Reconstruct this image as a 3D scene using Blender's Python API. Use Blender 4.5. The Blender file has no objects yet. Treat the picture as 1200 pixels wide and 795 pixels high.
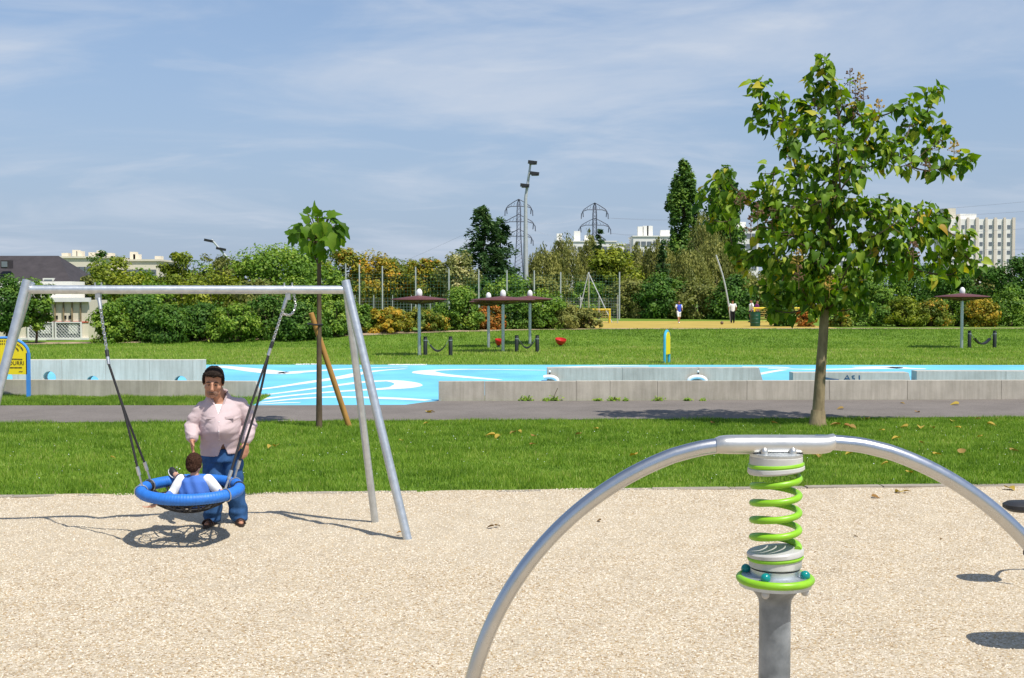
import bpy, bmesh, math, random
import numpy as np
from mathutils import Vector, Matrix

sc = bpy.context.scene
COL = sc.collection
R = math.radians
rng = np.random.default_rng(7)
rnd = random.Random(7)

# ---------------------------------------------------------------- camera, sky, sun, exposure
FPX, CX, CY, CAMZ, HZ = 1400.0, 600.0, 397.5, 2.5, 346.0
TH = math.atan((CY - HZ) / FPX)
cam_d = bpy.data.cameras.new("camera")
cam = bpy.data.objects.new("camera", cam_d)
COL.objects.link(cam)
cam.location = (0, 0, CAMZ)
cam.rotation_euler = (R(90) - TH, 0, 0)
cam_d.sensor_width = 36.0
cam_d.sensor_fit = 'HORIZONTAL'
cam_d.lens = 36.0 * FPX / 1200.0
cam_d.clip_start = 0.1
cam_d.clip_end = 8000.0
sc.camera = cam

SUN = Vector((0.40, -0.42, 1.0)).normalized()          # direction to the sun
SUN_EL = math.asin(SUN.z)
SUN_AZ = math.atan2(SUN.x, SUN.y)

world = bpy.data.worlds.new("World")
sc.world = world
world.use_nodes = True
wt = world.node_tree
wt.nodes.clear()
def wn(t, **k):
    n = wt.nodes.new(t)
    for a, b in k.items():
        setattr(n, a, b)
    return n
w_out = wn("ShaderNodeOutputWorld")
w_bg = wn("ShaderNodeBackground")
w_sky = wn("ShaderNodeTexSky", sky_type='NISHITA', sun_disc=False, sun_elevation=SUN_EL, sun_rotation=SUN_AZ,
           altitude=60.0, air_density=1.0, dust_density=0.35, ozone_density=3.5)
w_bg.inputs["Strength"].default_value = 0.115
w_tc = wn("ShaderNodeTexCoord")
w_sep = wn("ShaderNodeSeparateXYZ")
wt.links.new(w_tc.outputs["Generated"], w_sep.inputs[0])
w_z = wn("ShaderNodeMath", operation='ADD'); w_z.inputs[1].default_value = 0.10
wt.links.new(w_sep.outputs["Z"], w_z.inputs[0])
w_zm = wn("ShaderNodeMath", operation='MAXIMUM'); w_zm.inputs[1].default_value = 0.05
wt.links.new(w_z.outputs[0], w_zm.inputs[0])
w_dx = wn("ShaderNodeMath", operation='DIVIDE'); w_dy = wn("ShaderNodeMath", operation='DIVIDE')
wt.links.new(w_sep.outputs["X"], w_dx.inputs[0]); wt.links.new(w_zm.outputs[0], w_dx.inputs[1])
wt.links.new(w_sep.outputs["Y"], w_dy.inputs[0]); wt.links.new(w_zm.outputs[0], w_dy.inputs[1])
w_c = wn("ShaderNodeCombineXYZ")
wt.links.new(w_dx.outputs[0], w_c.inputs[0]); wt.links.new(w_dy.outputs[0], w_c.inputs[1])
def cloud_layer(scale, rot, sx, sy, lo, hi, detail, dist, off):
    mp = wn("ShaderNodeMapping")
    mp.inputs["Scale"].default_value = (sx, sy, 1); mp.inputs["Rotation"].default_value = (0, 0, R(rot))
    mp.inputs["Location"].default_value = off
    wt.links.new(w_c.outputs[0], mp.inputs[0])
    nz = wn("ShaderNodeTexNoise")
    nz.inputs["Scale"].default_value = scale; nz.inputs["Detail"].default_value = detail
    nz.inputs["Roughness"].default_value = 0.58; nz.inputs["Distortion"].default_value = dist
    wt.links.new(mp.outputs[0], nz.inputs["Vector"])
    mr = wn("ShaderNodeMapRange"); mr.interpolation_type = 'SMOOTHSTEP'
    mr.inputs["From Min"].default_value = lo; mr.inputs["From Max"].default_value = hi
    wt.links.new(nz.outputs["Fac"], mr.inputs["Value"])
    return mr
c1 = cloud_layer(0.75, 8, 0.8, 1.0, 0.43, 0.72, 8, 0.6, (2.3, 0.7, 0))
c2 = cloud_layer(1.7, -6, 0.7, 1.0, 0.50, 0.76, 9, 1.1, (7.1, 3.3, 0))
w_m2 = wn("ShaderNodeMath", operation='MULTIPLY'); w_m2.inputs[1].default_value = 0.45
wt.links.new(c2.outputs[0], w_m2.inputs[0])
w_add = wn("ShaderNodeMath", operation='ADD')
wt.links.new(c1.outputs[0], w_add.inputs[0]); wt.links.new(w_m2.outputs[0], w_add.inputs[1])
w_fac = wn("ShaderNodeMath", operation='MULTIPLY'); w_fac.inputs[1].default_value = 0.72; w_fac.use_clamp = True
wt.links.new(w_add.outputs[0], w_fac.inputs[0])
w_hz = wn("ShaderNodeMapRange"); w_hz.interpolation_type = 'SMOOTHSTEP'      # summer haze, the same all round the horizon
w_hz.inputs["From Min"].default_value = 0.42; w_hz.inputs["From Max"].default_value = -0.05
w_hz.inputs["To Min"].default_value = 0.10; w_hz.inputs["To Max"].default_value = 0.93
wt.links.new(w_sep.outputs["Z"], w_hz.inputs["Value"])
w_hm = wn("ShaderNodeMixRGB"); w_hm.inputs[2].default_value = (2.35, 3.0, 4.2, 1)
wt.links.new(w_hz.outputs[0], w_hm.inputs[0]); wt.links.new(w_sky.outputs[0], w_hm.inputs[1])
w_mix = wn("ShaderNodeMixRGB"); w_mix.inputs[2].default_value = (4.3, 4.75, 5.5, 1)
wt.links.new(w_fac.outputs[0], w_mix.inputs[0]); wt.links.new(w_hm.outputs[0], w_mix.inputs[1])
wt.links.new(w_mix.outputs[0], w_bg.inputs["Color"])
wt.links.new(w_bg.outputs[0], w_out.inputs[0])

sun_d = bpy.data.lights.new("sun", 'SUN')
sun_d.energy = 4.3
sun_d.angle = R(0.53)
sun_d.color = (1.0, 0.955, 0.88)
sun = bpy.data.objects.new("sun", sun_d)
COL.objects.link(sun)
sun.location = SUN * 50
sun.rotation_euler = SUN.to_track_quat('Z', 'Y').to_euler()

vs = sc.view_settings
vs.view_transform = 'Standard'
vs.look = 'None'
vs.exposure = 0.32
vs.gamma = 1.0
vs.use_curve_mapping = False
sc.cycles.use_denoising = True
sc.cycles.max_bounces = 6
sc.cycles.diffuse_bounces = 3
sc.cycles.transparent_max_bounces = 8

# ---------------------------------------------------------------- pixel <-> world helpers (survey of the place)
def ray(px, py):
    c, s = math.cos(TH), math.sin(TH)
    u = (px - CX) / FPX; v = -(py - CY) / FPX
    return Vector((u, c + s * v, -s + c * v))
def P(px, py, d):
    r = ray(px, py)
    return Vector((0, 0, CAMZ)) + r * (d / r.y)
def G(px, py, z=0.0):
    r = ray(px, py)
    return Vector((0, 0, CAMZ)) + r * ((z - CAMZ) / r.z)

def terrain_z(x, y):
    t = min(1.0, max(0.0, (y - 55.5) / 13.5))
    t = t * t * (3 - 2 * t)
    k = min(1.0, max(0.0, (x + 26.0) / 18.0))           # the bank fades out to the left
    return 0.5 * t * (0.25 + 0.75 * k)

# ---------------------------------------------------------------- materials
def nt(name):
    m = bpy.data.materials.new(name); m.use_nodes = True
    t = m.node_tree; t.nodes.clear()
    return m, t
def N(t, typ, **k):
    n = t.nodes.new(typ)
    for a, b in k.items():
        setattr(n, a, b)
    return n
def c4(c):
    return (c[0], c[1], c[2], 1.0)
def ramp(t, stops, fac, interp='LINEAR'):
    r = N(t, "ShaderNodeValToRGB"); cr = r.color_ramp; cr.interpolation = interp
    while len(cr.elements) < len(stops):
        cr.elements.new(0.5)
    for e, (p, c) in zip(cr.elements, stops):
        e.position = p; e.color = c4(c)
    t.links.new(fac, r.inputs[0])
    return r.outputs[0]
def noise(t, scale, detail=4, vec=None, rough=.55):
    n = N(t, "ShaderNodeTexNoise"); n.inputs["Scale"].default_value = scale
    n.inputs["Detail"].default_value = detail; n.inputs["Roughness"].default_value = rough
    if vec is not None:
        t.links.new(vec, n.inputs["Vector"])
    return n.outputs["Fac"]
def M(name, col, rough=.6, metal=0.0, var=.12, vs_=6.0, bump=0.0, bs=60.0, spec=.5, col2=None, stretch=(1, 1, 1)):
    m, t = nt(name)
    o = N(t, "ShaderNodeOutputMaterial"); b = N(t, "ShaderNodeBsdfPrincipled")
    tc = N(t, "ShaderNodeTexCoord"); mp = N(t, "ShaderNodeMapping"); mp.inputs["Scale"].default_value = stretch
    t.links.new(tc.outputs["Object"], mp.inputs[0]); v = mp.outputs[0]
    n1 = noise(t, vs_, 5, v)
    a = [max(0, c * (1 - var)) for c in col]
    bcol = col2 if col2 else [min(1, c * (1 + var)) for c in col]
    t.links.new(ramp(t, [(.3, a), (.7, bcol)], n1), b.inputs["Base Color"])
    b.inputs["Metallic"].default_value = metal
    b.inputs["Specular IOR Level"].default_value = spec
    n2 = noise(t, vs_ * 3.1, 4, v)
    mr = N(t, "ShaderNodeMapRange"); mr.inputs["To Min"].default_value = max(.02, rough * .8); mr.inputs["To Max"].default_value = min(1, rough * 1.25)
    t.links.new(n2, mr.inputs["Value"]); t.links.new(mr.outputs[0], b.inputs["Roughness"])
    if bump:
        bn = N(t, "ShaderNodeBump"); bn.inputs["Strength"].default_value = bump; bn.inputs["Distance"].default_value = .01
        t.links.new(noise(t, bs, 6, v), bn.inputs["Height"]); t.links.new(bn.outputs[0], b.inputs["Normal"])
    t.links.new(b.outputs[0], o.inputs[0])
    return m
def leaf_mat(name, stops, transl=.35, rough=.55, gloss=.25):
    """colour of every leaf from its own 'var' value"""
    m, t = nt(name)
    o = N(t, "ShaderNodeOutputMaterial")
    at = N(t, "ShaderNodeAttribute", attribute_name="var")
    col = ramp(t, stops, at.outputs["Fac"])
    b = N(t, "ShaderNodeBsdfPrincipled"); b.inputs["Roughness"].default_value = rough
    b.inputs["Specular IOR Level"].default_value = gloss
    tr = N(t, "ShaderNodeBsdfTranslucent")
    hs = N(t, "ShaderNodeHueSaturation"); hs.inputs["Value"].default_value = 1.25; hs.inputs["Saturation"].default_value = 1.1
    t.links.new(col, b.inputs["Base Color"]); t.links.new(col, hs.inputs["Color"]); t.links.new(hs.outputs[0], tr.inputs[0])
    mx = N(t, "ShaderNodeMixShader"); mx.inputs[0].default_value = transl
    t.links.new(b.outputs[0], mx.inputs[1]); t.links.new(tr.outputs[0], mx.inputs[2])
    t.links.new(mx.outputs[0], o.inputs[0])
    return m

# ---------------------------------------------------------------- mesh helpers
class MB:
    """collects shapes in world coordinates; build() links them as one object"""
    def __init__(s):
        s.v = []; s.f = []; s.m = []; s.var = None
    def add(s, vs, fs, mi=0):
        o = len(s.v); s.v.extend([tuple(p) for p in vs]); s.f.extend([tuple(i + o for i in f) for f in fs]); s.m.extend([mi] * len(fs))
        return s
    def box(s, c, size, rot=None, mi=0):
        h = [x / 2 for x in size]
        vs = [Vector((sx * h[0], sy * h[1], sz * h[2])) for sx in (-1, 1) for sy in (-1, 1) for sz in (-1, 1)]
        if rot is not None:
            vs = [rot @ p for p in vs]
        c = Vector(c)
        return s.add([p + c for p in vs], [(0, 1, 3, 2), (4, 6, 7, 5), (0, 4, 5, 1), (2, 3, 7, 6), (0, 2, 6, 4), (1, 5, 7, 3)], mi)
    def tube(s, pts, rad, n=10, cap=True, closed=False, mi=0, flat=1.0):
        pts = [Vector(p) for p in pts]
        k = len(pts)
        if not hasattr(rad, '__len__'):
            rad = [rad] * k
        vs = []; ref = None
        for i in range(k):
            if closed:
                d = pts[(i + 1) % k] - pts[i - 1]
            else:
                d = pts[min(i + 1, k - 1)] - pts[max(i - 1, 0)]
            if d.length < 1e-9:
                d = Vector((0, 0, 1))
            d.normalize()
            if ref is None:
                ref = Vector((0, 0, 1)) if abs(d.z) < .9 else Vector((1, 0, 0))
            a = (ref - d * ref.dot(d))
            if a.length < 1e-6:
                a = d.orthogonal()
            a.normalize(); b = d.cross(a); ref = a
            for j in range(n):
                t = 2 * math.pi * j / n
                vs.append(pts[i] + (a * math.cos(t) * flat + b * math.sin(t)) * rad[i])
        fs = []
        for i in range(k if closed else k - 1):
            for j in range(n):
                i2 = (i + 1) % k
                fs.append((i * n + j, i * n + (j + 1) % n, i2 * n + (j + 1) % n, i2 * n + j))
        if cap and not closed:
            fs.append(tuple(range(n - 1, -1, -1))); fs.append(tuple((k - 1) * n + j for j in range(n)))
        return s.add(vs, fs, mi)
    def lathe(s, c, prof, n=24, axis=None, mi=0):
        """prof: list of (radius, height) bottom to top about c"""
        c = Vector(c); q = Matrix.Identity(3) if axis is None else Vector((0, 0, 1)).rotation_difference(Vector(axis)).to_matrix()
        vs = []
        for (r, h) in prof:
            for j in range(n):
                t = 2 * math.pi * j / n
                vs.append(c + q @ Vector((r * math.cos(t), r * math.sin(t), h)))
        fs = []
        for i in range(len(prof) - 1):
            for j in range(n):
                fs.append((i * n + j, i * n + (j + 1) % n, (i + 1) * n + (j + 1) % n, (i + 1) * n + j))
        fs.append(tuple(range(n - 1, -1, -1))); fs.append(tuple((len(prof) - 1) * n + j for j in range(n)))
        return s.add(vs, fs, mi)
    def ball(s, c, r, n=12, m=8, rot=None, mi=0):
        if not hasattr(r, '__len__'):
            r = (r, r, r)
        c = Vector(c); vs = []; fs = []
        for i in range(1, m):
            ph = math.pi * i / m
            for j in range(n):
                t = 2 * math.pi * j / n
                p = Vector((r[0] * math.sin(ph) * math.cos(t), r[1] * math.sin(ph) * math.sin(t), r[2] * math.cos(ph)))
                vs.append(c + (rot @ p if rot is not None else p))
        top = Vector((0, 0, r[2])); 
        a = rot @ top if rot is not None else top
        vs.append(c + a); vs.append(c - a)
        T = len(vs) - 2; B = T + 1
        for i in range(m - 2):
            for j in range(n):
                fs.append((i * n + j, (i + 1) * n + j, (i + 1) * n + (j + 1) % n, i * n + (j + 1) % n))
        for j in range(n):
            fs.append((T, j, (j + 1) % n)); fs.append((B, (m - 2) * n + (j + 1) % n, (m - 2) * n + j))
        return s.add(vs, fs, mi)
    def prism(s, poly, off, mi=0):
        """polygon (3d points, planar) extruded by the vector off"""
        off = Vector(off); a = [Vector(p) for p in poly]; n = len(a)
        vs = a + [p + off for p in a]
        fs = [tuple(range(n - 1, -1, -1)), tuple(range(n, 2 * n))]
        for i in range(n):
            fs.append((i, (i + 1) % n, n + (i + 1) % n, n + i))
        return s.add(vs, fs, mi)
    def loft(s, rings, n=20, mi=0):
        """rings: (centre, rx, ry) horizontal ellipses, or (centre, rx, ry, power)"""
        vs = []
        for r in rings:
            c = Vector(r[0]); pw = r[3] if len(r) > 3 else 2.0
            for j in range(n):
                t = 2 * math.pi * j / n
                cx_, sx_ = math.cos(t), math.sin(t)
                e = 2.0 / pw
                vs.append(c + Vector((math.copysign(abs(cx_) ** e, cx_) * r[1], math.copysign(abs(sx_) ** e, sx_) * r[2], 0)))
        fs = []
        k = len(rings)
        for i in range(k - 1):
            for j in range(n):
                fs.append((i * n + j, i * n + (j + 1) % n, (i + 1) * n + (j + 1) % n, (i + 1) * n + j))
        fs.append(tuple(range(n - 1, -1, -1))); fs.append(tuple((k - 1) * n + j for j in range(n)))
        return s.add(vs, fs, mi)
    def mesh(s, name, mats, org=(0, 0, 0), smooth=True, angle=40):
        o = Vector(org)
        me = bpy.data.meshes.new(name)
        me.from_pydata([(p[0] - o.x, p[1] - o.y, p[2] - o.z) for p in s.v], [], s.f)
        for m in (mats if isinstance(mats, (list, tuple)) else [mats]):
            me.materials.append(m)
        if any(s.m):
            me.polygons.foreach_set("material_index", s.m)
        bm = bmesh.new(); bm.from_mesh(me); bmesh.ops.recalc_face_normals(bm, faces=bm.faces); bm.to_mesh(me); bm.free()
        if smooth:
            me.polygons.foreach_set("use_smooth", [True] * len(me.polygons))
            try:
                me.set_sharp_from_angle(angle=R(angle))
            except Exception:
                pass
        me.update()
        return me
    def build(s, name, mats, parent=None, smooth=True, org=None, angle=40):
        if org is None:
            org = ORG.get(parent.name, (0, 0, 0)) if parent else base_of(s.v)
        return link(name, s.mesh(name, mats, org, smooth, angle), parent, org)
ORG = {}
def base_of(v):
    a = np.array(v)
    return ((a[:, 0].min() + a[:, 0].max()) / 2, (a[:, 1].min() + a[:, 1].max()) / 2, a[:, 2].min())
def link(name, me, parent=None, org=(0, 0, 0)):
    o = bpy.data.objects.new(name, me)
    COL.objects.link(o)
    if parent is not None:
        o.parent = parent
    else:
        o.location = org
    ORG[o.name] = tuple(org)
    return o
def empty(name, loc):
    o = bpy.data.objects.new(name, None); COL.objects.link(o); o.location = loc; o.empty_display_size = .2
    ORG[o.name] = tuple(loc)
    return o
def tag(o, label, cat, group=None, kind=None):
    o["label"] = label; o["category"] = cat
    if group: o["group"] = group
    if kind: o["kind"] = kind
    return o
def struct(o):
    o["kind"] = "structure"; return o
def stuff(o, label=None, cat=None):
    o["kind"] = "stuff"
    if label: o["label"] = label
    if cat: o["category"] = cat
    return o
def copy_tree(o, parent=None):
    c = o.copy(); COL.objects.link(c); c.parent = parent
    for ch in list(o.children):
        copy_tree(ch, c)
    return c
def np_mesh(name, V, Fa, mat, var=None, smooth=False):
    """V (n,3), Fa (m,k) arrays -> mesh; var per vertex"""
    me = bpy.data.meshes.new(name)
    V = np.ascontiguousarray(V, dtype=np.float32); Fa = np.ascontiguousarray(Fa, dtype=np.int32)
    m, k = Fa.shape
    me.vertices.add(len(V)); me.vertices.foreach_set("co", V.ravel())
    me.loops.add(m * k); me.loops.foreach_set("vertex_index", Fa.ravel())
    me.polygons.add(m)
    me.polygons.foreach_set("loop_start", np.arange(0, m * k, k, dtype=np.int32))
    try:
        me.polygons.foreach_set("loop_total", np.full(m, k, dtype=np.int32))
    except Exception:
        pass
    if smooth:
        me.polygons.foreach_set("use_smooth", np.ones(m, dtype=bool))
    me.materials.append(mat)
    if var is not None:
        a = me.attributes.new("var", 'FLOAT', 'POINT'); a.data.foreach_set("value", np.ascontiguousarray(var, dtype=np.float32))
    me.update(calc_edges=True)
    me.validate()
    return me
def fuse(mb, voxel, smooth_it=4, fac=.5):
    """voxel-fuse everything in mb into one continuous surface; returns an MB in the same coordinates"""
    me = bpy.data.meshes.new("tmp"); me.from_pydata(mb.v, [], mb.f); me.update()
    bm = bmesh.new(); bm.from_mesh(me); bmesh.ops.recalc_face_normals(bm, faces=bm.faces); bm.to_mesh(me); bm.free()
    ob = bpy.data.objects.new("tmp", me); COL.objects.link(ob)
    r = ob.modifiers.new("r", 'REMESH'); r.mode = 'VOXEL'; r.voxel_size = voxel; r.use_smooth_shade = True
    if smooth_it:
        s = ob.modifiers.new("s", 'SMOOTH'); s.iterations = smooth_it; s.factor = fac
    dg = bpy.context.evaluated_depsgraph_get(); ev = ob.evaluated_get(dg)
    m2 = ev.to_mesh()
    out = MB()
    out.v = [tuple(v.co) for v in m2.vertices]; out.f = [tuple(p.vertices) for p in m2.polygons]; out.m = [0] * len(out.f)
    ev.to_mesh_clear()
    bpy.data.objects.remove(ob); bpy.data.meshes.remove(me)
    return out
def spline(pts, n=8):
    """Catmull-Rom through points"""
    pts = [Vector(p) for p in pts]; out = []
    for i in range(len(pts) - 1):
        p0 = pts[max(i - 1, 0)]; p1 = pts[i]; p2 = pts[i + 1]; p3 = pts[min(i + 2, len(pts) - 1)]
        for k in range(n):
            t = k / n
            out.append(0.5 * ((2 * p1) + (p2 - p0) * t + (2 * p0 - 5 * p1 + 4 * p2 - p3) * t * t + (3 * p1 - p0 - 3 * p2 + p3) * t ** 3))
    out.append(pts[-1])
    return out

# ================================================================ THE SETTING
def edge_y(x): return 15.19 + .0637 * x + .05 * math.sin(x * 1.3) + .03 * math.sin(x * 3.7 + 1)
def kerb_y(x): return 15.19 + .0637 * x
def path_near(x): return 23.74 + .054 * x + .03 * math.sin(x * .9) + .02 * math.sin(x * 2.9)
def path_far(x):
    left = 27.0 + .012 * x
    right = 28.05 + .035 * x
    t = min(1, max(0, (x + 2.5) / .75)); t = t * t * (3 - 2 * t)
    return left * (1 - t) + right * t
GAP0, GAP1 = -5.95, -1.75          # opening in the low wall where the blue court reaches the path
def court_front(x):
    return path_far(x) if GAP0 < x < GAP1 + .1 else 29.6

# ---- materials of the ground
def grass_ground_mat():
    m, t = nt("grass_soil")
    o = N(t, "ShaderNodeOutputMaterial"); b = N(t, "ShaderNodeBsdfPrincipled"); b.inputs["Roughness"].default_value = .9
    b.inputs["Specular IOR Level"].default_value = .1
    tc = N(t, "ShaderNodeTexCoord"); v = tc.outputs["Object"]
    a = ramp(t, [(.25, (.085, .170, .018)), (.5, (.125, .225, .026)), (.75, (.20, .275, .048))], noise(t, .35, 6, v, .65))
    d = ramp(t, [(.3, (.085, .155, .016)), (.7, (.20, .29, .044))], noise(t, 9, 6, v, .7))
    mx = N(t, "ShaderNodeMixRGB"); mx.inputs[0].default_value = .5
    t.links.new(a, mx.inputs[1]); t.links.new(d, mx.inputs[2])
    t.links.new(mx.outputs[0], b.inputs["Base Color"])
    bn = N(t, "ShaderNodeBump"); bn.inputs["Strength"].default_value = .6; bn.inputs["Distance"].default_value = .03
    t.links.new(noise(t, 40, 6, v), bn.inputs["Height"]); t.links.new(bn.outputs[0], b.inputs["Normal"])
    t.links.new(b.outputs[0], o.inputs[0])
    return m
def gravel_mat(name="gravel", stone=False):
    m, t = nt(name)
    o = N(t, "ShaderNodeOutputMaterial"); b = N(t, "ShaderNodeBsdfPrincipled"); b.inputs["Roughness"].default_value = .85
    b.inputs["Specular IOR Level"].default_value = .25
    stops = [(0, (.19, .13, .075)), (.06, (.30, .21, .12)), (.14, (.42, .29, .145)), (.26, (.45, .355, .225)), (.42, (.45, .385, .28)), (.60, (.52, .44, .315)), (.80, (.59, .505, .38)), (1, (.72, .655, .55))]
    if stone:
        at = N(t, "ShaderNodeAttribute", attribute_name="var")
        t.links.new(ramp(t, stops, at.outputs["Fac"]), b.inputs["Base Color"])
    else:
        tc = N(t, "ShaderNodeTexCoord"); v = tc.outputs["Object"]
        vo = N(t, "ShaderNodeTexVoronoi"); vo.inputs["Scale"].default_value = 72; t.links.new(v, vo.inputs["Vector"])
        sp = N(t, "ShaderNodeSeparateColor"); t.links.new(vo.outputs["Color"], sp.inputs[0])
        ca = ramp(t, stops, sp.outputs[0])
        # dusty, trodden patches
        mpz = N(t, "ShaderNodeMapping"); mpz.inputs["Location"].default_value = (.45, -5.4, 0); mpz.inputs["Scale"].default_value = (.14, .42, 1); t.links.new(v, mpz.inputs[0])
        gr = N(t, "ShaderNodeTexGradient", gradient_type='SPHERICAL'); t.links.new(mpz.outputs[0], gr.inputs[0])
        ad = N(t, "ShaderNodeMath", operation='ADD'); t.links.new(noise(t, .55, 6, v, .65), ad.inputs[0])
        mg = N(t, "ShaderNodeMath", operation='MULTIPLY'); mg.inputs[1].default_value = .42; t.links.new(gr.outputs[0], mg.inputs[0]); t.links.new(mg.outputs[0], ad.inputs[1])
        dust = ramp(t, [(.46, (0, 0, 0)), (.82, (1, 1, 1))], ad.outputs[0])
        mx = N(t, "ShaderNodeMixRGB"); mx.inputs[2].default_value = (.50, .43, .32, 1)
        ml = N(t, "ShaderNodeMath", operation='MULTIPLY'); ml.inputs[1].default_value = .62
        t.links.new(dust, ml.inputs[0]); t.links.new(ml.outputs[0], mx.inputs[0]); t.links.new(ca, mx.inputs[1])
        mz = N(t, "ShaderNodeMixRGB", blend_type='MULTIPLY'); mz.inputs[0].default_value = 1
        t.links.new(ramp(t, [(.3, (.86, .84, .82)), (.7, (1, 1, 1))], noise(t, 2.3, 6, v, .65)), mz.inputs[2])
        t.links.new(mx.outputs[0], mz.inputs[1]); t.links.new(mz.outputs[0], b.inputs["Base Color"])
        bn = N(t, "ShaderNodeBump"); bn.inputs["Strength"].default_value = .6; bn.inputs["Distance"].default_value = .009; bn.invert = True
        t.links.new(vo.outputs["Distance"], bn.inputs["Height"]); t.links.new(bn.outputs[0], b.inputs["Normal"])
    t.links.new(b.outputs[0], o.inputs[0])
    return m
def asphalt_mat():
    m, t = nt("asphalt")
    o = N(t, "ShaderNodeOutputMaterial"); b = N(t, "ShaderNodeBsdfPrincipled"); b.inputs["Roughness"].default_value = .9
    b.inputs["Specular IOR Level"].default_value = .2
    tc = N(t, "ShaderNodeTexCoord"); v = tc.outputs["Object"]
    a = ramp(t, [(.3, (.158, .138, .122)), (.7, (.214, .188, .167))], noise(t, .8, 6, v, .65))
    f = ramp(t, [(.35, (.55, .55, .55)), (.5, (1, 1, 1)), (.72, (1.0, 1.0, 1.0))], noise(t, 38, 4, v, .8))
    mz = N(t, "ShaderNodeMixRGB", blend_type='MULTIPLY'); mz.inputs[0].default_value = .8
    t.links.new(a, mz.inputs[1]); t.links.new(f, mz.inputs[2]); t.links.new(mz.outputs[0], b.inputs["Base Color"])
    bn = N(t, "ShaderNodeBump"); bn.inputs["Strength"].default_value = .5; bn.inputs["Distance"].default_value = .006
    t.links.new(noise(t, 90, 4, v), bn.inputs["Height"]); t.links.new(bn.outputs[0], b.inputs["Normal"])
    t.links.new(b.outputs[0], o.inputs[0])
    return m
def concrete_mat(name, a, c, streak=.5):
    m, t = nt(name)
    o = N(t, "ShaderNodeOutputMaterial"); b = N(t, "ShaderNodeBsdfPrincipled"); b.inputs["Roughness"].default_value = .85
    b.inputs["Specular IOR Level"].default_value = .2
    tc = N(t, "ShaderNodeTexCoord"); v = tc.outputs["Object"]
    oi = N(t, "ShaderNodeObjectInfo")
    base = ramp(t, [(.3, a), (.72, c)], noise(t, 1.6, 7, v, .65))
    mp = N(t, "ShaderNodeMapping"); mp.inputs["Scale"].default_value = (7, 7, .5); t.links.new(v, mp.inputs[0])
    st = ramp(t, [(.40, (.70, .69, .66)), (.58, (1, 1, 1))], noise(t, 1.3, 5, mp.outputs[0], .7))
    mz = N(t, "ShaderNodeMixRGB", blend_type='MULTIPLY'); mz.inputs[0].default_value = streak
    t.links.new(base, mz.inputs[1]); t.links.new(st, mz.inputs[2])
    pv = ramp(t, [(0, (.90, .90, .90)), (1, (1.0, 1.0, 1.0))], oi.outputs["Random"])
    m2 = N(t, "ShaderNodeMixRGB", blend_type='MULTIPLY'); m2.inputs[0].default_value = 1
    t.links.new(mz.outputs[0], m2.inputs[1]); t.links.new(pv, m2.inputs[2])
    t.links.new(m2.outputs[0], b.inputs["Base Color"])
    bn = N(t, "ShaderNodeBump"); bn.inputs["Strength"].default_value = .25; bn.inputs["Distance"].default_value = .01
    t.links.new(noise(t, 30, 6, v), bn.inputs["Height"]); t.links.new(bn.outputs[0], b.inputs["Normal"])
    t.links.new(b.outputs[0], o.inputs[0])
    return m
MAT = {}
MAT['soil'] = grass_ground_mat()
MAT['gravel'] = gravel_mat()
MAT['pebble'] = gravel_mat("pebble", True)
MAT['asphalt'] = asphalt_mat()
MAT['concrete'] = concrete_mat("concrete", (.41, .375, .315), (.56, .51, .43))
MAT['concrete_pale'] = concrete_mat("concrete_pale", (.56, .52, .44), (.68, .635, .55))
MAT['kerb'] = concrete_mat("kerb_concrete", (.28, .245, .20), (.40, .35, .28))
MAT['blue'] = M("court_blue", (.155, .49, .69), .7, var=.16, vs_=.45, bump=.1, bs=60, spec=.2)
MAT['white_paint'] = M("white_paint", (.72, .75, .76), .6, var=.14, vs_=2, spec=.3)
MAT['ochre'] = M("pitch_ochre", (.42, .31, .075), .9, var=.12, vs_=.6, spec=.1)
MAT['dirt'] = M("dry_earth", (.34, .26, .17), .95, var=.25, vs_=1.5, bump=.4, bs=20, spec=.1)
MAT['far_ground'] = M("far_ground", (.09, .12, .04), .95, var=.3, vs_=.02, spec=.05)
MAT['grass'] = leaf_mat("grass_blade", [(0, (.078, .154, .015)), (.3, (.172, .302, .029)), (.6, (.280, .41, .052)), (.85, (.41, .475, .095)), (1, (.47, .43, .17))], .35, .5, .3)

def strip(name, xs, ya, yb, rows, zf, mat, org=None):
    """a ground sheet between the lines ya(x) and yb(x)"""
    V = []; Fa = []
    for i, x in enumerate(xs):
        a, b = ya(x), yb(x)
        for j in range(rows + 1):
            y = a + (b - a) * j / rows
            V.append((x, y, zf(x, y)))
    n = rows + 1
    for i in range(len(xs) - 1):
        for j in range(rows):
            Fa.append((i * n + j, (i + 1) * n + j, (i + 1) * n + j + 1, i * n + j + 1))
    me = np_mesh(name, np.array(V), np.array(Fa), mat, smooth=True)
    return struct(link(name, me))
def lin(a, b, n): return [a + (b - a) * i / n for i in range(n + 1)]

# far ground to the horizon, then the lawn with its bank, the gravel, the path and the blue court
strip("ground", lin(-4000, 4000, 8), lambda x: -60, lambda x: 6000, 6, lambda x, y: -.25, MAT['far_ground'])
lx = lin(-170, 170, 136)
V = []; Fa = []
ys = [0] + lin(2, 40, 12) + lin(41, 58, 34) + lin(60, 160, 20)
for x in lx:
    for s_ in ys:
        y = kerb_y(x) + s_
        V.append((x, y, terrain_z(x, y)))
n_ = len(ys)
for i in range(len(lx) - 1):
    for j in range(n_ - 1):
        Fa.append((i * n_ + j, (i + 1) * n_ + j, (i + 1) * n_ + j + 1, i * n_ + j + 1))
struct(link("lawn", np_mesh("lawn", np.array(V), np.array(Fa), MAT['soil'], smooth=True)))

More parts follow.
